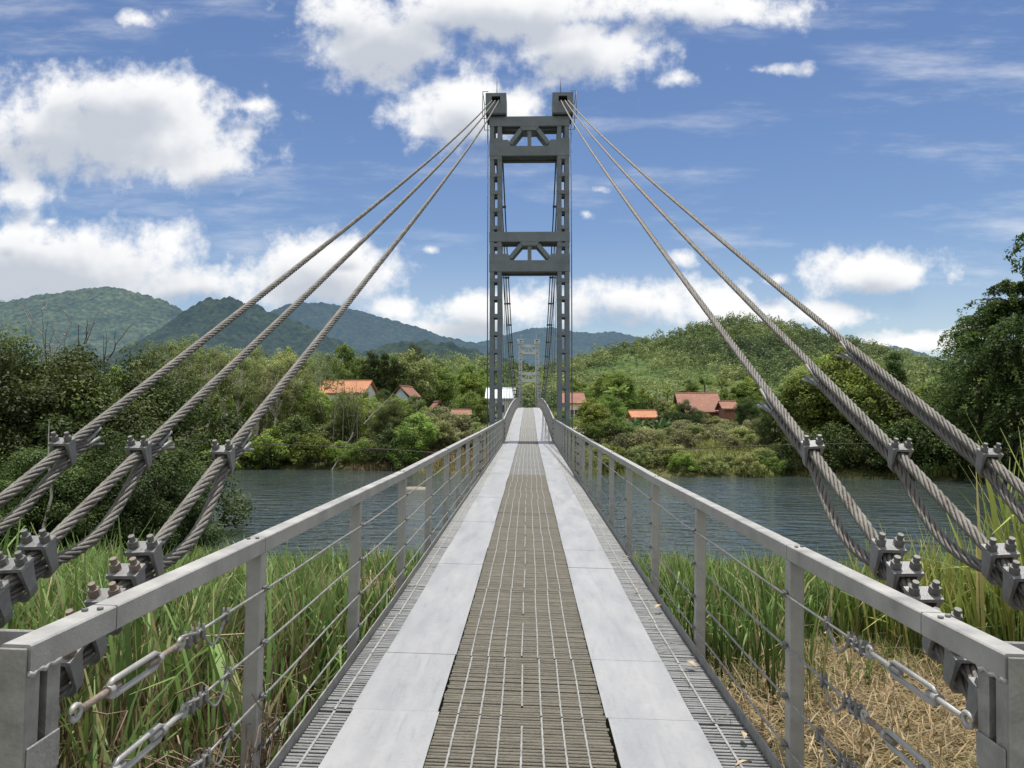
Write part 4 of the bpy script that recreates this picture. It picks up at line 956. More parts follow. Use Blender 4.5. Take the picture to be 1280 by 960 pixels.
# right far bank: bushes and big feathery trees
for i, (px, Y, top, p, lab, cat) in enumerate([
    (975, 52, 490, T_dark[1], 'dark green tree just right of the brick annex', 'tree'),
    (1010, 50, 462, T_bright[0], 'bright rounded tree between the inner and middle right cables', 'tree'),
    (1050, 49, 440, T_bright[1], 'tallest bright green tree behind the middle right cable', 'tree'),
    (1085, 47, 452, T_mid[0], 'green tree behind the end of the outermost cable tail', 'tree'),
    (1115, 46.5, 474, T_mid[2], 'olive tree under the outermost right cable', 'tree'),
    (1150, 47, 478, T_mid[1], 'green tree left of the tall feathery trees', 'tree'),
    (1000, 46, 535, T_dbush[0], 'dark bush overhanging the water behind the inner right clamp', 'bush'),
    (1040, 45.5, 530, T_dbush[0], 'dark bush overhanging the water between the right clamps', 'bush'),
    (1085, 45, 525, T_dbush[0], 'dark bush at the water left of the middle right clamp', 'bush'),
    (1130, 44, 525, T_dbush[0], 'dark bush at the water behind the middle right clamp', 'bush'),
    (1175, 44, 520, T_dbush[0], 'dark bush at the water below the feathery trees', 'bush'),
    (1030, 52, 500, T_dark[0], 'dark tree filling the bank beneath the bright trees', 'tree'),
    (1075, 50, 495, T_dark[2], 'dark tree beneath the green tree on the right bank', 'tree'),
    (1120, 49, 500, T_dark[1], 'dark tree beneath the olive tree on the right bank', 'tree'),
    (1235, 42, 520, T_dark[2], 'low dark tree at the water at the right edge', 'tree'),
    (1118, 62, 432, T_cone[0], 'small pointed tree showing above the right bank against the sky', 'tree')]):
    Hn = {'waterside_bush': 2.6, 'dark_bush': 3.4, 'dark_tree': 6, 'leafy_tree': 8, 'bright_tree': 7, 'pointed_tree': 10}[p.name.split('.')[0]]
    x = X_at(px, Y); h = top_scale(top, Y, x, Hn); place(p, x, Y, max(h*.95, .6), None, lab, cat, zs=h)
for px, Y, top, lab in ((1268, 43, 352, 'large dark feathery tree with drooping sprays at the right edge'), (1225, 46, 395, 'lower feathery tree just left of the largest one'), (1372, 41, 200, 'tallest feathery tree, mostly cut off by the right edge')):
    x = X_at(px, Y); h = top_scale(top, Y, x, 15*.97); place(T_feather[0], x, Y, h*(1.0 if top > 220 else .72), None, lab, 'tree', 'feathery trees at the right edge', zs=h)

# houses
def tile_mat(name, stops, sc=6):
    return pbr(name, stops, sc, (.75, .9), 0, .3, 40)
M['tile_orange'] = tile_mat('orange_roof_tiles', [(.3, (.34,.14,.07)), (.6, (.45,.20,.10)), (.8, (.50,.26,.14))], 1.2)
M['tile_red'] = tile_mat('weathered_red_tiles', [(.3, (.16,.08,.055)), (.55, (.26,.12,.08)), (.8, (.36,.21,.15))], 1.5)
M['tin'] = pbr('pale_tin_roof', two((.5,.54,.55), (.66,.7,.7)), 2, (.4, .6), .1)
M['wall_white'] = pbr('pale_plaster', two((.6,.6,.56), (.74,.74,.7)), 1.5, (.85, .95))
M['wall_blue'] = pbr('pale_blue_plaster', two((.48,.58,.66), (.6,.68,.74)), 1.5, (.85, .95))
M['wall_brick'] = pbr('brick_wall', [(.3, (.16,.075,.05)), (.55, (.25,.12,.08)), (.8, (.33,.2,.15))], 3, (.9, .95), 0, .4, 30)
M['wall_yellow'] = pbr('cream_plaster', two((.5,.45,.3), (.62,.56,.4)), 1.5, (.85, .95))
M['glass'] = pbr('dark_window_glass', two((.02,.025,.03), (.05,.06,.065)), 3, (.1, .2))
M['wood'] = pbr('brown_door_wood', two((.1,.06,.035), (.17,.11,.07)), 4, (.6, .8))
def house(name, label, px0, px1, py_eave, py_ridge, Y, depth, wall, roof, rot=0.0, gable=False, wall_h=2.7, door=True, cat='house', win=True):
    """front wall at distance Y; ridge along the front, or a gable end to the front"""
    a, b = at(px0, py_eave, Y), at(px1, py_eave, Y); w = b.x-a.x; cx = (a.x+b.x)/2; ze = a.z; zr = at(px0, py_ridge, Y+depth/2 if not gable else Y).z
    base = ze-wall_h; root = empty(name, (cx, Y+depth/2, base), label, cat); root.rotation_euler = (0, 0, rot)
    hw, hd, H, Rg = w/2, depth/2, wall_h, max(zr-ze, .5)
    ov = .35; hw2, hd2 = hw-ov, hd-ov
    mb = MB(); zb = -1.2
    if gable:
        mb.prism([(-hw2, zb), (hw2, zb), (hw2, H), (0, H+Rg-.12), (-hw2, H)], -hd2, hd2)
    else:
        mb.prism([(-hd2, zb), (hd2, zb), (hd2, H), (0, H+Rg-.12), (-hd2, H)], -hw2, hw2, 0)
    wo = link_mesh('wall', mb.mesh('wall', M[wall]), root)
    rm = MB(); th = .09
    for s in (-1, 1):
        n = max(6, int((2*hd if gable else 2*hw)/.35))
        # tile courses: corrugated along the slope
        L = 2*(hd if gable else hw); q = hw if gable else hd
        us = np.linspace(-L/2, L/2, n*4+1); tv = np.linspace(0, 1, 9)
        for side, dz in (('top', th), ('bot', 0)):
            U, V = np.meshgrid(us, tv); P1 = s*q*V; Zz = H+Rg*(1-V)-.02+dz+(.035*np.abs(np.sin(U/.35*math.pi))+.02*((V*16) % 2 < 1))*(side == 'top')
            Pt = np.stack([P1, U, Zz], -1) if gable else np.stack([U, P1, Zz], -1)
            i = np.arange(len(tv)-1)[:, None]*len(us)+np.arange(len(us)-1)[None]; f = np.stack([i, i+1, i+len(us)+1, i+len(us)], -1).reshape(-1, 4)
            rm.add(Pt.reshape(-1, 3), f)
        for V in (1.0,):
            z = H-.02; e0, e1 = -L/2, L/2
            pts = [(s*q, e0, z), (s*q, e1, z), (s*q, e1, z+th), (s*q, e0, z+th)]; pts = pts if gable else [(p[1], p[0], p[2]) for p in pts]; rm.add(pts, [(0, 1, 2, 3)])
        for e in (-L/2, L/2):
            pts = [(0, e, H+Rg-.02), (s*q, e, H-.02), (s*q, e, H-.02+th), (0, e, H+Rg-.02+th)]; pts = pts if gable else [(p[1], p[0], p[2]) for p in pts]; rm.add(pts, [(0, 1, 2, 3)])
    r0 = (-hd if gable else -hw); rp = [(0, r0, H+Rg+th), (0, -r0, H+Rg+th)]; rp = rp if gable else [(p[1], p[0], p[2]) for p in rp]
    rm.tube(rp, .12, 6); link_mesh('roof', rm.mesh('roof', M[roof]), root)
    nwin = max(1, int(w/2.6)); yf = -hd2
    for k in range(nwin if win else 0):
        x = -hw2+(k+.5)*2*hw2/nwin
        if door and k == nwin//2 and nwin > 1:
            d = MB(); d.cbox((x-.45, yf-.05, 0), (x+.45, yf-.003, 2.0), .01); link_mesh('door', d.mesh('door', M['wood']), root); continue
        f = MB(); f.box((x-.55, yf-.05, .95), (x+.55, yf-.003, 1.03)); f.box((x-.55, yf-.05, 2.0), (x+.55, yf-.003, 2.08))
        for xx in (-.55, -.03, .49): f.box((x+xx, yf-.05, 1.0301), (x+xx+.06, yf-.003, 1.9999))
        wf = link_mesh('window', f.mesh('window', M['wall_white']), root)
        g = MB(); g.box((x-.48, yf-.03, 1.03), (x+.48, yf-.004, 2.0)); link_mesh('pane', g.mesh('pane', M['glass']), wf)
    return root
house('orange_roofed_house', 'long low house with a bright orange tiled roof among the trees on the left', 394, 460, 492, 477, 92, 6, 'wall_white', 'tile_orange', R(-6))
house('gabled_house', 'small house with a pale blue gable end and red roof on the left', 490, 516, 496, 483, 88, 5, 'wall_blue', 'tile_red', R(-8), True, door=False)
house('garden_hut', 'tiny tan hut with a pitched roof left of the near tower', 536, 552, 512, 503, 76, 3, 'wall_yellow', 'tile_red', R(18), True, 1.6, False, 'hut', False)
house('low_shed', 'low shed with a faded red roof among brown scrub left of the tower', 562, 588, 520, 514, 72, 3.5, 'wall_brick', 'tile_red', R(5), False, 1.6, False, 'shed', False)
house('tin_roofed_house', 'house with a pale tin roof seen through the left leg of the near tower', 606, 644, 499, 486, 96, 6, 'wall_white', 'tin', R(0))
house('cream_house', 'cream walled house with a brownish red roof right of the near tower', 700, 732, 505, 492, 96, 6, 'wall_yellow', 'tile_red', R(4))
house('orange_shed', 'low shed with an orange tiled roof above the banana plants on the right', 788, 824, 523, 514.5, 80, 4, 'wall_brick', 'tile_orange', R(3), False, 1.8, False, 'shed', False)
house('tiled_house', 'large weathered house with a red tiled roof on the right far bank', 853, 908, 516, 492.5, 84, 8, 'wall_brick', 'tile_red', R(-4), False, 2.6)
house('brick_annex', 'square brick annex with a small tiled roof on the right end of the tiled house', 904, 926, 512, 503, 80, 4, 'wall_brick', 'tile_red', R(-3), False, 2.3, False, 'outbuilding', False)
yd = MB(); p = at(728, 528, 90); xs_ = np.linspace(p.x-2.8, p.x+2.4, 7); ys_ = np.linspace(72, 96, 10); UX, UY = np.meshgrid(xs_, ys_)
tag(grid('courtyard', xs_, ys_, gz(UX, UY)+.06, pbr('pale_courtyard', two((.45,.4,.31), (.58,.53,.43)), .8, (.85, .95))), kind='structure')
cp = MB(); q = at(853, 551, 60); zq = float(gz(q.x, 60)); cp.cbox((-.11, -.11, -.4), (.11, .11, at(853, 534, 60).z-zq), .02); cp.cbox((-.15, -.15, at(853, 534, 60).z-zq+.001), (.15, .15, at(853, 534, 60).z-zq+.09), .02)
o = cp.build('concrete_post', M['concrete']); o.location = (q.x, 60, zq); tag(o, 'short pale concrete post among scrub below the tiled house', 'post')

# scattered growth on both banks, kept clear of the sight lines to the houses
VIEWS = [(390, 470, 491, 92), (488, 526, 496, 88), (538, 551, 512, 76), (560, 588, 519, 72), (706, 736, 508, 96), (788, 826, 523, 80), (872, 928, 530, 80)]
def clear(px, rpx, Y, top):
    for a, b, lim, yh in VIEWS:
        if px+rpx > a and px-rpx < b and Y < yh+9: top = max(top, lim+1)
    return top
rs = np.random.default_rng(21)
for i, (px, Y, top, p, lab) in enumerate([(402, 74, 490, T_mid[0], 'green tree in front of the wall of the orange roofed house'), (432, 80, 492, T_mid[1], 'green tree hiding the middle of the orange roofed house wall'), (458, 82, 490, T_dark[0], 'dark tree at the right corner of the orange roofed house'), (480, 80, 486, T_dark[1], 'dark tree between the orange roofed house and the gabled house'),
    (494, 76, 494, T_mid[0], 'green tree hiding the foot of the gabled house'), (518, 78, 493, T_mid[2], 'grey-green tree right of the gabled house'), (533, 70, 508, T_mid[0], 'green tree left of the tan hut'), (546, 66, 509, T_brown[0], 'dry shrub in front of the tan hut'), (566, 62, 517, T_brown[0], 'dry shrub in front of the low red shed'), (582, 63, 517, T_brown[1], 'pale shrub in front of the low red shed'), (557, 64, 517, T_mid[2], 'grey-green shrubby tree between the hut and the low red shed'), (606, 74, 496, T_mid[0], 'green tree left of the near tower leg'),
    (706, 80, 512, T_mid[0], 'green tree below the cream house'), (858, 70, 500, T_dark[0], 'dark tree hiding the left end of the tiled house'), (874, 74, 512, T_mid[2], 'grey-green tree in front of the tiled house wall'), (893, 72, 520, T_mid[2], 'low grey-green tree in front of the annex'), (845, 76, 505, T_mid[0], 'green tree left of the tiled house'), (935, 72, 496, T_dark[1], 'dark tree right of the brick annex'), (832, 72, 512, T_dark[2], 'dark tree right of the banana plants')]):
    Hn = {'leafy_tree': 8, 'dark_tree': 6, 'scrubby_shrub': 1.5}[p.name.split('.')[0]]; x = X_at(px, Y); h = top_scale(top, Y, x, Hn); place(p, x, Y, max(h, .45 if Hn > 2 else .8)*(1 if Hn < 8 else .9), None, lab, 'shrub' if Hn < 2 else 'tree', zs=h)
LABM = {'leafy_tree': 'green leafy tree in the wooded belt behind the far bank', 'bright_tree': 'light yellow-green tree in the wooded belt behind the far bank', 'dark_tree': 'dark round tree in the wooded belt behind the far bank', 'pointed_tree': 'tall pointed dark tree in the wooded belt behind the far bank', 'slender_tree': 'slender pale tree in the wooded belt behind the far bank', 'palm_tree': 'palm tree with drooping fronds in the belt below the green hill'}
def belt(px0, px1, Y0, Y1, n, tops, protos):
    for i in range(n):
        Y = Y0+(Y1-Y0)*((i+rs.uniform())/n); px = rs.uniform(px0, px1); p = protos[rs.integers(len(protos))]; nm = p.name.split('.')[0]
        H = {'leafy_tree': 8, 'bright_tree': 7, 'dark_tree': 6, 'pointed_tree': 10, 'slender_tree': 9, 'palm_tree': 9}[nm]; Rr = {'leafy_tree': 3.2, 'bright_tree': 3.1, 'dark_tree': 2.7, 'pointed_tree': 2.1, 'slender_tree': 1.9, 'palm_tree': 2.5}[nm]
        x = X_at(px, Y)
        if abs(x) < 4.5 and Y < 140: continue
        top = clear(px, Rr*960/Y*.9, Y, np.interp(px, [t[0] for t in tops], [t[1] for t in tops])+rs.normal(6, 9))
        h = (at(640, top, Y).z-float(gz(x, Y)))
        if h < 2.2: continue
        h = min(h, 15); s = h/H; place(p, x, Y, min(max(s, .55), 1.5), None, LABM[nm], 'tree', f'{nm.replace("_", " ")}s of the wooded belt', zs=s)
TL = [(-60, 470), (200, 455), (300, 450), (400, 446), (440, 440), (480, 438), (520, 446), (560, 452), (640, 462)]
TR = [(690, 470), (720, 474), (780, 478), (850, 486), (940, 474), (1000, 462), (1060, 462), (1100, 478), (1300, 478)]
belt(180, 625, 62, 90, 34, [(a, b+22) for a, b in TL], T_mid+T_bright+T_mid[:2]+[T_dark[0], T_euc[0]])
belt(60, 640, 90, 190, 52, TL, T_mid+T_mid+T_bright+T_bright+T_cone+T_dark[:1])
belt(692, 990, 60, 84, 20, [(a, b+32) for a, b in TR], T_mid+T_bright+[T_dark[0]])
belt(690, 1260, 86, 200, 60, TR, T_mid+T_mid+T_bright+T_bright+T_dark[:1]+[T_palm[0]])
belt(1262, 1800, 62, 190, 26, [(1200, 474), (1900, 470)], T_mid+T_bright)
belt(-500, -70, 66, 170, 18, [(-600, 460), (0, 465)], T_mid+T_bright)
for px, top in ((478, 434), (496, 440), (430, 428), (462, 432)):
    x = X_at(px, 120); place(T_cone[0] if px > 440 else T_mid[0], x, 120, 1.0, None, 'tall dark tree standing above the wooded belt behind the orange roof', 'tree', 'tall trees behind the orange roof', zs=top_scale(top, 120, x, 10 if px > 440 else 8))
for px, Y, top in ((868, 100, 466), (900, 105, 460), (880, 110, 458), (775, 100, 470), (925, 98, 470)):
    x = X_at(px, Y); place(T_palm[0], x, Y, .8, None, LABM['palm_tree'], 'palm', 'palm trees of the wooded belt', zs=top_scale(top, Y, x, 9)*.92)
for px, Y in ((775, 62), (790, 61), (805, 63), (818, 62), (828, 64), (797, 66)):
    place(T_banana[0], X_at(px, Y), Y, rs.uniform(.55, .75), None, 'broad-leaved banana plant below the orange shed', 'banana plant', 'banana plants below the orange shed')
# scrub on the right bank and beside the sandbar
k = 0
for i in range(58):
    px = rs.uniform(745, 985); Y = rs.uniform(52, 70); x = X_at(px, Y)
    if px < 800 and Y > 58: continue
    place(T_brown[0 if rs.uniform() < .65 else 1], x, Y, rs.uniform(.6, 1.0), None, 'low greyish brown shrub in the scrub between the tiled house and the water', 'shrub', 'scrub below the tiled house')
for i in range(26):
    px = rs.uniform(545, 606); Y = rs.uniform(52, 66); x = X_at(px, Y)
    place(T_brown[0 if rs.uniform() < .7 else 1], x, Y, rs.uniform(.6, 1.0), None, 'dry brown shrub above the sandy bank left of the near tower', 'shrub', 'dry shrubs above the sandy bank')
for i, (px, Y, top) in enumerate([(725, 60, 524), (748, 58, 505), (765, 56, 520), (740, 66, 498), (760, 72, 492), (700, 58, 525)]):
    x = X_at(px, Y); p = (T_mid[1], T_bright[0])[i % 2]
    if abs(x) > 3.6: place(p, x, Y, max(.5, top_scale(top, Y, x, 8)), None, 'bushy green tree close to the right side of the near tower', 'tree', 'bushy trees right of the near tower', zs=top_scale(top, Y, x, 8 if i % 2 == 0 else 7))

# ------------------------------------------------------------------ grass
def blades(name, P, hgt, wid, mat, seed, bend=.6, seg=4, label=None, flat=False, lean=None):
    rng = np.random.default_rng(seed); n = len(P); a = rng.uniform(0, 2*math.pi, n); d = np.stack([np.cos(a), np.sin(a), 0*a], -1); sd = np.stack([-np.sin(a+rng.normal(0, .5, n)), np.cos(a), 0*a], -1)
    L = hgt*rng.uniform(.55, 1.15, n); bd = bend*rng.uniform(.25, 1.3, n); t = np.linspace(0, 1, seg+1)
    th = bd[:, None]*t[None]**1.6*1.5+rng.uniform(.0, .18, n)[:, None]
    kk = (rng.uniform(size=n) < .16)[:, None]*(t[None] > rng.uniform(.35, .75, n)[:, None]); th = th+kk*rng.uniform(.7, 1.8, n)[:, None]
    if flat: th = np.full_like(th, 1.45)+rng.normal(0, .12, (n, 1))+np.cumsum(rng.normal(0, .15, th.shape), 1)
    ds = L[:, None]/seg; hx = np.concatenate([np.zeros((n, 1)), np.cumsum(np.sin(th[:, :-1])*ds, 1)], 1); hz = np.concatenate([np.zeros((n, 1)), np.cumsum(np.cos(th[:, :-1])*ds, 1)], 1)
    c = P[:, None]+d[:, None]*hx[..., None]; c[..., 2] += hz
    w = (wid*np.exp(rng.normal(-.05, .38, n)))[:, None]*np.array([.75, 1, .95, .7, .12])[None] if seg == 4 else (wid*rng.uniform(.6, 1.3, n))[:, None]*np.interp(t, [0, .3, 1], [.8, 1, .1])[None]
    v = np.stack([c-sd[:, None]*w[..., None]*.5, c+sd[:, None]*w[..., None]*.5], 2).reshape(-1, 3)
    i = np.arange(n)[:, None]*(seg+1)*2+np.arange(seg)[None]*2; f = np.stack([i, i+1, i+3, i+2], -1).reshape(-1, 4)
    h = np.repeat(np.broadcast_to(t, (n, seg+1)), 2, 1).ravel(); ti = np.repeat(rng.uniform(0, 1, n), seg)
    o = link_mesh(name, raw_mesh(name, v, f, M[mat], True, {'h': ('POINT', h), 'tint': ('FACE', ti)})); return tag(o, label, None, None, 'stuff')
def scatter(n, x0, x1, y0, y1, seed, keep, clump=.9, py=1.0):
    rng = np.random.default_rng(seed); x = rng.uniform(x0, x1, n); y = y0+(y1-y0)*rng.uniform(0, 1, n)**py
    if clump: g = rng.normal(0, .13, (n, 2)); cx = np.round(x/clump*2)/2*clump+.5*clump*np.sin(np.round(y/clump)*5.3); k = rng.uniform(size=n) < .45; x = np.where(k, cx+g[:, 0], x); y = np.where(k, np.round(y/clump*2)/2*clump+g[:, 1], y)
    m = keep(x, y); x, y = x[m], y[m]; return np.stack([x, y, gz(x, y)-.03], -1)
nl = lambda x, y: (fbm(x*.55+40, y*.55, 61) > .36) & (np.abs(x) > 1.35) & (y < near_edge(x)+1.0) & (((x+2.9)/1.5)**2+((y-12.6)/1.1)**2 > 1)
strawR = lambda x, y: (x > 1.3) & (y < 7.4+.5*np.sin(x*2)) & (x < 5.2-.10*y) & (y > 1)
nr_ = lambda x, y: nl(x, y) & ~strawR(x, y)
hl = lambda P, a: a*(1-.58*np.clip((P[:, 1]-6.5)/9, 0, 1))*np.clip(.15+1.6*fbm(P[:, 0]*.75, P[:, 1]*.75, 4), .35, 1.3)
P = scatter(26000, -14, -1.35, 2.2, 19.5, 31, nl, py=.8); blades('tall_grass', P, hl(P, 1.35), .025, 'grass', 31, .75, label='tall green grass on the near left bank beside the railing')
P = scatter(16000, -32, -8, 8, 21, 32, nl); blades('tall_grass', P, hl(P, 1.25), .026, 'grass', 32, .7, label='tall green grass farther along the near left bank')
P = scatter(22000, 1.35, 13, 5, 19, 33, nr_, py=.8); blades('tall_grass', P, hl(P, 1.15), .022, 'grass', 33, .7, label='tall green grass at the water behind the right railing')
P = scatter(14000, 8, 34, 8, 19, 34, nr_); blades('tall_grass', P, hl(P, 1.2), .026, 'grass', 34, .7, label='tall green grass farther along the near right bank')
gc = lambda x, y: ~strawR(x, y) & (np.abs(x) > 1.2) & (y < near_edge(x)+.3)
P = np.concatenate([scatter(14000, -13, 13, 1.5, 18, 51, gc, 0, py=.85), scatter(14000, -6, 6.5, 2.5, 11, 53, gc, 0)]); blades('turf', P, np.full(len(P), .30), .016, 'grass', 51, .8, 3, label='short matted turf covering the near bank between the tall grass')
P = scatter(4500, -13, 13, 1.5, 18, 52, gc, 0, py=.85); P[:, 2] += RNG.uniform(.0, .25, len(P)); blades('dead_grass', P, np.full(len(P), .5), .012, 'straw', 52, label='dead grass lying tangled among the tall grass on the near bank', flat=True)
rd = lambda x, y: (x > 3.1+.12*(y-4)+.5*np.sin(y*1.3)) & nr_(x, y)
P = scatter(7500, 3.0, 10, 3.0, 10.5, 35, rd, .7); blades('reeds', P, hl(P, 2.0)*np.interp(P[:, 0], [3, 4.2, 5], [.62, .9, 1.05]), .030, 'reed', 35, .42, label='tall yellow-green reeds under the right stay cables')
P = np.concatenate([scatter(5200, -7, -1.4, 1.8, 8, 36, nl, .8), scatter(2600, -3.6, -1.3, 1.8, 4.8, 56, nl, .5)]); blades('dry_stalks', P, np.full(len(P), .95), .020, 'stalk', 36, .35, label='dry brown stalks at the foot of the left grass')
strawW = lambda x, y: (x > 1.25) & (y < 9.2+.6*np.sin(x*2)) & (x < 6.2-.12*y) & (y > 1)
P = scatter(26000, 1.25, 6.4, 1.5, 10, 37, strawW, 0); P[:, 2] += RNG.uniform(.02, .10, len(P)); blades('cut_straw', P, np.full(len(P), .34), .009, 'straw', 37, label='flattened dry straw on the ground by the right railing', flat=True)
cl = lambda x, y: ((x+2.9)/1.7)**2+((y-12.6)/1.3)**2 < 1
P = scatter(3500, -5, -1.2, 11, 14.5, 38, cl, 0); P[:, 2] += RNG.uniform(.02, .35, len(P)); blades('cut_straw', P, np.full(len(P), .45), .016, 'straw', 38, label='patch of flattened straw within the left grass', flat=True)
P = scatter(500, 1.3, 6, 3, 8, 41, strawR, .6); blades('dry_stalks', P, np.full(len(P), .45), .010, 'straw', 41, .6, label='dry wisps standing in the straw on the right')
fb_ = lambda x, y: (y > far_edge(x)-.4) & (np.abs(x) > 2.2)
P = scatter(26000, 3, 24, 43, 62, 39, fb_, .0, py=1.3); blades('bank_grass', P, np.full(len(P), .62)*np.clip(2.6*fbm(P[:, 0]*.45, P[:, 1]*.45, 8)-.75, .12, 1.1), .06, 'bankgrass', 39, .7, 3, label='rough yellow-green grass along the right far bank')
P = scatter(5000, -12, -2, 47, 58, 40, fb_, .0); blades('bank_grass', P, np.full(len(P), .45), .05, 'straw', 40, .6, 3, label='dry pale grass on the sandy bank left of the bridge')
for i in range(24):
    px = rs.uniform(752, 990); x = X_at(px, 46); Y = float(far_edge(x))+rs.uniform(.2, 3.5); x = X_at(px, Y); q = rs.uniform()
    place(T_bush[1] if q < .15 else T_bush[0] if q < .3 else T_brown[1], x, Y, rs.uniform(.25, .5)*(1 if q < .3 else 1.6), None, 'low bush in the grassy strip along the right far waterline', 'bush', 'low bushes along the right waterline')
# creeping dry vine on the third left post
rv = np.random.default_rng(44); vm = MB()
for i in range(150):
    z0 = rv.uniform(-.9, .1); a0 = np.array((-1.17+rv.normal(0, .10), 3.22+rv.normal(0, .13), z0)); n = 9; st = np.cumsum(rv.normal(0, .05, (n, 3)), 0)+np.linspace(0, 1, n)[:, None]*np.array((rv.normal(0, .12), rv.normal(0, .12), rv.uniform(-.05, .55)*(1 if z0 < -.1 else .5)))
    p_ = a0+st; p_[:, 0] = np.minimum(p_[:, 0], -1.10); vm.tube(p_, rv.uniform(.0015, .004), 4, False)
tag(vm.build('dry_vine', M['dead_vine'] if 'dead_vine' in M else pbr('dry_vine_stems', two((.16,.11,.07), (.3,.23,.16)), 6, (.8, .95)), None, (0, 0, 0)), 'tangled dry brown vine climbing the nearest left railing post', 'vine')
# stray leaves on the walkway
def leaf_mesh():
    v = []; t = np.linspace(0, 1, 6)
    for q in t: w = .016*math.sin(math.pi*min(1, q*.92+.05)); z = .012*math.sin(q*3.3)+.004; v += [(-w, .08*q, z+.008), (0, .08*q, z), (w, .08*q, z+.006)]
    f = []
    for j in range(5): f += [(3*j, 3*j+1, 3*j+4, 3*j+3), (3*j+1, 3*j+2, 3*j+5, 3*j+4)]
    return raw_mesh('dry_leaf', np.array(v), f, pbr('dry_leaf_brown', two((.3,.22,.13), (.45,.36,.24)), 20, (.7, .9)), True)
lm = leaf_mesh(); rl_ = np.random.default_rng(9)
for i, (x, y) in enumerate([(.98, 4.9), (1.0, 6.2), (.95, 6.9), (1.02, 3.75), (.99, 3.5), (-1.05, 5.6), (1.0, 8.3)]):
    o = link_mesh('dry_leaf', lm); o.location = (x, y, zf(y)+.006); o.rotation_euler = (rl_.normal(0, .15), rl_.normal(0, .15), rl_.uniform(0, 6.28)); s = rl_.uniform(.7, 1.2); o.scale = (s, s, s)
    tag(o, 'curled dry leaf lying on the grating beside the kerb', 'leaf', 'dry leaves on the walkway edges')
sm = MB()
for i in range(7):
    y = 3.4+i*.62; x = .98+rl_.normal(0, .03); t = np.linspace(0, 1, 7); an = rl_.uniform(0, 6.28); sm = MB()
    sm.tube(np.stack([np.clip(.16*(t-.5)*math.cos(an)+.02*np.sin(t*4), -.12, .05), .22*(t-.5)*math.sin(an), .006+.012*np.sin(t*3.1)], -1), .0022, 5)
    o = sm.build('straw_wisp', M['dead']); o.location = (x, y, zf(y)+.004); tag(o, 'pale straw wisp caught on the right edge grating', 'straw', 'straw wisps on the right edge grating')
# a low stone islet
rk = MB(); a = np.linspace(0, 2*math.pi, 15)[:-1]
for lv, (s, z) in enumerate(((1, -.2), (.95, .06), (.6, .15))): pass
rng_ = np.random.default_rng(3); rings = [(1.0, -.3), (.97, .02), (.75, .10), (.35, .15), (.02, .16)]; vv = []
for s, z in rings: vv += [(.8*s*math.cos(q)*(1+.15*math.sin(3*q+1)), .35*s*math.sin(q)*(1+.1*math.cos(2*q)), z+.02*math.sin(5*q)) for q in a]
ff = [(r*14+i, r*14+(i+1) % 14, (r+1)*14+(i+1) % 14, (r+1)*14+i) for r in range(4) for i in range(14)]
o = link_mesh('flat_rock', raw_mesh('flat_rock', np.array(vv), ff, pbr('wet_stone', two((.16,.14,.11), (.3,.27,.22)), 4, (.6, .9), 0, .5, 15), True)); q = at(518, 612, 36.3); o.location = (q.x, 36.3, WL); tag(o, 'flat brown rock just above the water left of the bridge', 'rock')

# ------------------------------------------------------------------ sky and sun
SUN = Vector((.055, .17, 1.0)).normalized()
sl = bpy.data.lights.new('sun', 'SUN'); sl.energy = 5.0; sl.angle = R(.53); sl.color = (1, .955, .88)
so = bpy.data.objects.new('sun', sl); col.objects.link(so); so.rotation_euler = (-SUN).to_track_quat('-Z', 'Y').to_euler()
w = bpy.data.worlds.new('World'); scene.world = w; w.use_nodes = True; nt = w.node_tree; nt.nodes.clear(); L = nt.links
out = N(nt, 'ShaderNodeOutputWorld'); sky = N(nt, 'ShaderNodeTexSky', sky_type='NISHITA', sun_disc=False); sky.sun_elevation = math.asin(SUN.z); sky.sun_rotation = math.atan2(SUN.x, SUN.y); sky.air_density = 1.0; sky.dust_density = .25; sky.ozone_density = 1.6
bg = N(nt, 'ShaderNodeBackground', i_Strength=.108)
hs = N(nt, 'ShaderNodeHueSaturation', i_Saturation=1.12, i_Hue=.508); L.new(sky.outputs[0], hs.inputs['Color']); L.new(hs.outputs[0], bg.inputs[0])
tc = N(nt, 'ShaderNodeTexCoord'); sep = N(nt, 'ShaderNodeSeparateXYZ'); L.new(tc.outputs['Generated'], sep.inputs[0])
ym = N(nt, 'ShaderNodeMath', operation='ABSOLUTE'); L.new(sep.outputs[1], ym.inputs[0]); ym2 = N(nt, 'ShaderNodeMath', operation='MAXIMUM', n_1=.12); L.new(ym.outputs[0], ym2.inputs[0])
du = N(nt, 'ShaderNodeMath', operation='DIVIDE'); dv = N(nt, 'ShaderNodeMath', operation='DIVIDE'); L.new(sep.outputs[0], du.inputs[0]); L.new(ym2.outputs[0], du.inputs[1]); L.new(sep.outputs[2], dv.inputs[0]); L.new(ym2.outputs[0], dv.inputs[1])
uv = N(nt, 'ShaderNodeCombineXYZ'); L.new(du.outputs[0], uv.inputs[0]); L.new(dv.outputs[0], uv.inputs[1])
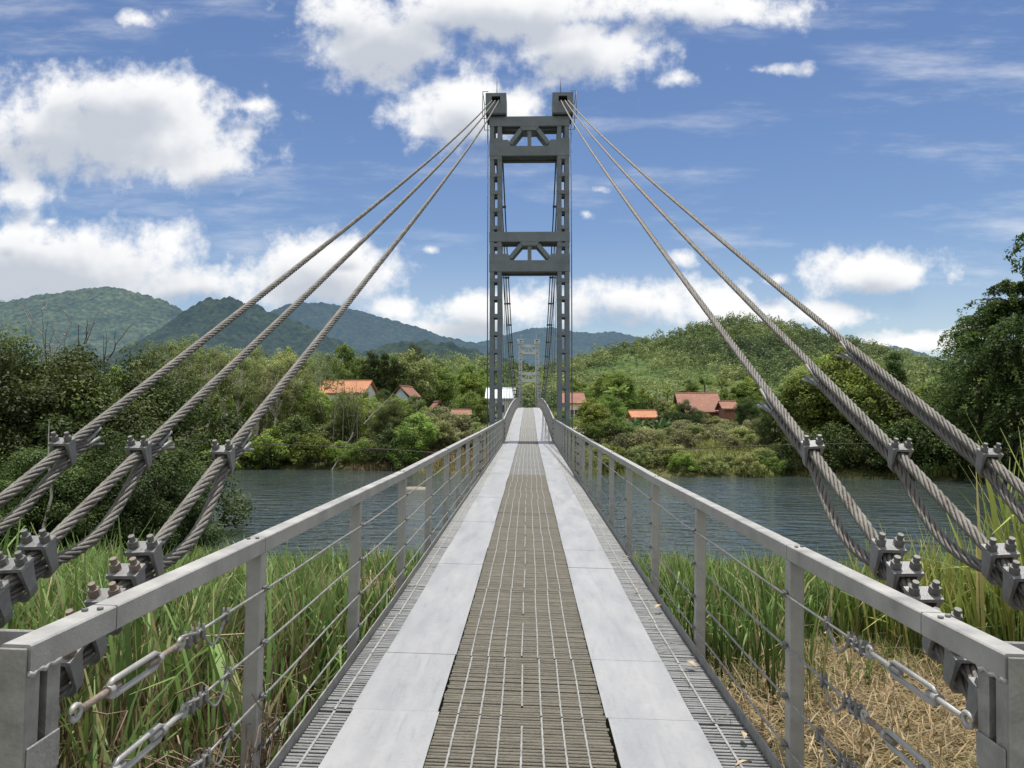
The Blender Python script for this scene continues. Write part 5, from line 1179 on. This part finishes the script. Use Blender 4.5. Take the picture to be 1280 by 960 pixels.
# cumulus clouds as (pixel-free) directions: centre u,v, half-sizes, weight
def cdir(px, py): d = ray(px, py); return d.x/d.y, d.z/d.y
CL = [(110, 170, 215, 58, 1.15), (150, 130, 135, 48, 1.1), (60, 150, 120, 40, .9), (270, 205, 85, 45, .85), (310, 135, 50, 16, .75), (30, 240, 75, 28, .8), (72, 275, 35, 12, .6),
      (490, 50, 115, 62, 1.1), (430, 20, 90, 50, .8), (620, 10, 210, 50, 1.1), (720, 60, 105, 58, 1.05), (830, 5, 190, 34, .9), (575, 145, 75, 50, 1.05), (640, 140, 45, 34, .9), (520, 165, 35, 22, .6), (850, 100, 60, 22, .42), (950, 88, 95, 18, .36), (165, 28, 70, 22, .42),
      (60, 330, 230, 62, 1.15), (240, 350, 120, 36, 1.05), (20, 290, 60, 26, .7), (410, 340, 110, 46, 1.05), (440, 310, 45, 22, .75), (500, 385, 60, 26, .8), (600, 385, 110, 34, 1.0), (780, 375, 110, 38, 1.0), (900, 385, 130, 34, .95), (560, 408, 110, 18, .8),
      (1085, 338, 100, 32, 1.0), (1130, 345, 55, 30, .9), (1035, 390, 75, 22, .9), (960, 345, 60, 18, .6), (1150, 425, 120, 20, .9), (1230, 410, 60, 14, .7), (850, 318, 38, 18, .45), (537, 311, 30, 12, .42), (733, 267, 28, 14, .45), (752, 238, 30, 12, .4), (1000, 425, 80, 14, .8)]
def density(vec, detail, sc, amp=1.0):
    nz = N(nt, 'ShaderNodeTexNoise', i_Scale=9*sc, i_Detail=detail, i_Roughness=.6); L.new(vec, nz.inputs['Vector'])
    nb = N(nt, 'ShaderNodeTexNoise', i_Scale=2.6, i_Detail=2); L.new(vec, nb.inputs['Vector'])
    wv_ = N(nt, 'ShaderNodeVectorMath', operation='MULTIPLY_ADD'); wv_.inputs[1].default_value = (.07, .04, 0); L.new(nb.outputs['Color'], wv_.inputs[0]); 
    of = N(nt, 'ShaderNodeVectorMath', operation='ADD'); of.inputs[1].default_value = (-.035, -.02, 0); L.new(vec, of.inputs[0]); L.new(of.outputs[0], wv_.inputs[2])
    cur = None
    for px, py, rx, ry, wt in CL:
        u0, v0 = cdir(px, py); s = N(nt, 'ShaderNodeVectorMath', operation='SUBTRACT'); s.inputs[1].default_value = (u0, v0, 0); L.new(wv_.outputs[0], s.inputs[0])
        m = N(nt, 'ShaderNodeVectorMath', operation='MULTIPLY'); m.inputs[1].default_value = (960/rx, 960/ry, 0); L.new(s.outputs[0], m.inputs[0])
        l = N(nt, 'ShaderNodeVectorMath', operation='LENGTH'); L.new(m.outputs[0], l.inputs[0])
        k = N(nt, 'ShaderNodeMath', operation='SUBTRACT', n_0=wt); L.new(l.outputs['Value'], k.inputs[1])
        if cur is None: cur = k
        else: x = N(nt, 'ShaderNodeMath', operation='SMOOTH_MAX', n_2=.25); L.new(cur.outputs[0], x.inputs[0]); L.new(k.outputs[0], x.inputs[1]); cur = x
    c2 = N(nt, 'ShaderNodeMath', operation='MAXIMUM', n_1=-1.2); L.new(cur.outputs[0], c2.inputs[0])
    n3 = N(nt, 'ShaderNodeTexNoise', i_Scale=26, i_Detail=max(2, detail-4), i_Roughness=.6); L.new(vec, n3.inputs['Vector'])
    a0 = N(nt, 'ShaderNodeMath', operation='MULTIPLY_ADD', n_1=1.3*amp, n_2=-.65*amp); L.new(n3.outputs['Fac'], a0.inputs[0])
    a = N(nt, 'ShaderNodeMath', operation='MULTIPLY_ADD', n_1=2.7*amp); L.new(nz.outputs['Fac'], a.inputs[0]); a9 = N(nt, 'ShaderNodeMath', operation='ADD', n_1=-1.36*amp); L.new(a0.outputs[0], a9.inputs[0]); L.new(a9.outputs[0], a.inputs[2])
    d = N(nt, 'ShaderNodeMath', operation='ADD'); L.new(c2.outputs[0], d.inputs[0]); L.new(a.outputs[0], d.inputs[1]); return d
D0 = density(uv.outputs[0], 12, 1.0)
up = N(nt, 'ShaderNodeVectorMath', operation='ADD'); up.inputs[1].default_value = (.006, .030, 0); L.new(uv.outputs[0], up.inputs[0])
D1 = density(up.outputs[0], 3, .8, .30)
mask = N(nt, 'ShaderNodeMapRange', interpolation_type='SMOOTHSTEP', n_1=-.20, n_2=.6); L.new(D0.outputs[0], mask.inputs[0])
shd = N(nt, 'ShaderNodeMapRange', interpolation_type='SMOOTHSTEP', n_1=-.05, n_2=.85, n_3=0, n_4=1); L.new(D1.outputs[0], shd.inputs[0])
cr = ramp(nt, [(0, (.98, .98, .98)), (.45, (.86, .875, .90)), (1, (.56, .60, .67))]); L.new(shd.outputs[0], cr.inputs[0])
# unseen broken cloud added overhead and behind to neutralise the ambient light
gn = N(nt, 'ShaderNodeTexNoise', i_Scale=2.4, i_Detail=7, i_Roughness=.55); L.new(tc.outputs['Generated'], gn.inputs['Vector'])
gm = N(nt, 'ShaderNodeMapRange', interpolation_type='SMOOTHSTEP', n_1=.40, n_2=.56); L.new(gn.outputs['Fac'], gm.inputs[0])
zz_ = N(nt, 'ShaderNodeMapRange', interpolation_type='SMOOTHSTEP', n_1=.66, n_2=.95); L.new(dv.outputs[0], zz_.inputs[0])
by_ = N(nt, 'ShaderNodeMapRange', interpolation_type='SMOOTHSTEP', n_1=.25, n_2=-.1); L.new(sep.outputs[1], by_.inputs[0])
el_ = N(nt, 'ShaderNodeMapRange', interpolation_type='SMOOTHSTEP', n_1=.02, n_2=.2); L.new(sep.outputs[2], el_.inputs[0])
gz1 = N(nt, 'ShaderNodeMath', operation='MAXIMUM'); L.new(zz_.outputs[0], gz1.inputs[0]); L.new(by_.outputs[0], gz1.inputs[1])
gz2 = N(nt, 'ShaderNodeMath', operation='MULTIPLY'); L.new(gz1.outputs[0], gz2.inputs[0]); L.new(gm.outputs[0], gz2.inputs[1])
gz3 = N(nt, 'ShaderNodeMath', operation='MULTIPLY'); L.new(gz2.outputs[0], gz3.inputs[0]); L.new(el_.outputs[0], gz3.inputs[1])
# thin high veils
vm_ = N(nt, 'ShaderNodeMapping'); vm_.inputs['Scale'].default_value = (1.2, 5.5, 1); vm_.inputs['Rotation'].default_value = (0, 0, .12); L.new(uv.outputs[0], vm_.inputs[0])
vn = N(nt, 'ShaderNodeTexNoise', i_Scale=2.2, i_Detail=9, i_Roughness=.62); L.new(vm_.outputs[0], vn.inputs['Vector'])
vr = N(nt, 'ShaderNodeMapRange', interpolation_type='SMOOTHSTEP', n_1=.49, n_2=.78, n_3=0, n_4=.52); L.new(vn.outputs['Fac'], vr.inputs[0])
hzv = N(nt, 'ShaderNodeMapRange', interpolation_type='SMOOTHSTEP', n_1=.26, n_2=.06, n_3=0, n_4=.16); L.new(dv.outputs[0], hzv.inputs[0])
mm = N(nt, 'ShaderNodeMath', operation='MAXIMUM'); mk = N(nt, 'ShaderNodeMath', operation='MAXIMUM'); L.new(mask.outputs[0], mk.inputs[0]); L.new(gz3.outputs[0], mk.inputs[1]); L.new(mk.outputs[0], mm.inputs[0]); L.new(vr.outputs[0], mm.inputs[1])
mm2 = N(nt, 'ShaderNodeMath', operation='MAXIMUM'); L.new(mm.outputs[0], mm2.inputs[0]); L.new(hzv.outputs[0], mm2.inputs[1])
cb_ = N(nt, 'ShaderNodeBackground', i_Strength=1.03); L.new(cr.outputs[0], cb_.inputs[0])
mx = N(nt, 'ShaderNodeMixShader'); L.new(mm2.outputs[0], mx.inputs[0]); L.new(bg.outputs[0], mx.inputs[1]); L.new(cb_.outputs[0], mx.inputs[2]); L.new(mx.outputs[0], out.inputs[0])

scene.view_settings.view_transform = 'Standard'; scene.view_settings.look = 'None'; scene.view_settings.exposure = 0; scene.view_settings.gamma = 1
scene.cycles.max_bounces = 5; scene.cycles.diffuse_bounces = 2; scene.cycles.adaptive_threshold = .02; scene.cycles.glossy_bounces = 3; scene.cycles.transmission_bounces = 3; scene.cycles.caustics_reflective = False; scene.cycles.caustics_refractive = False
scene.cycles.use_denoising = True; scene.cycles.sample_clamp_indirect = 4
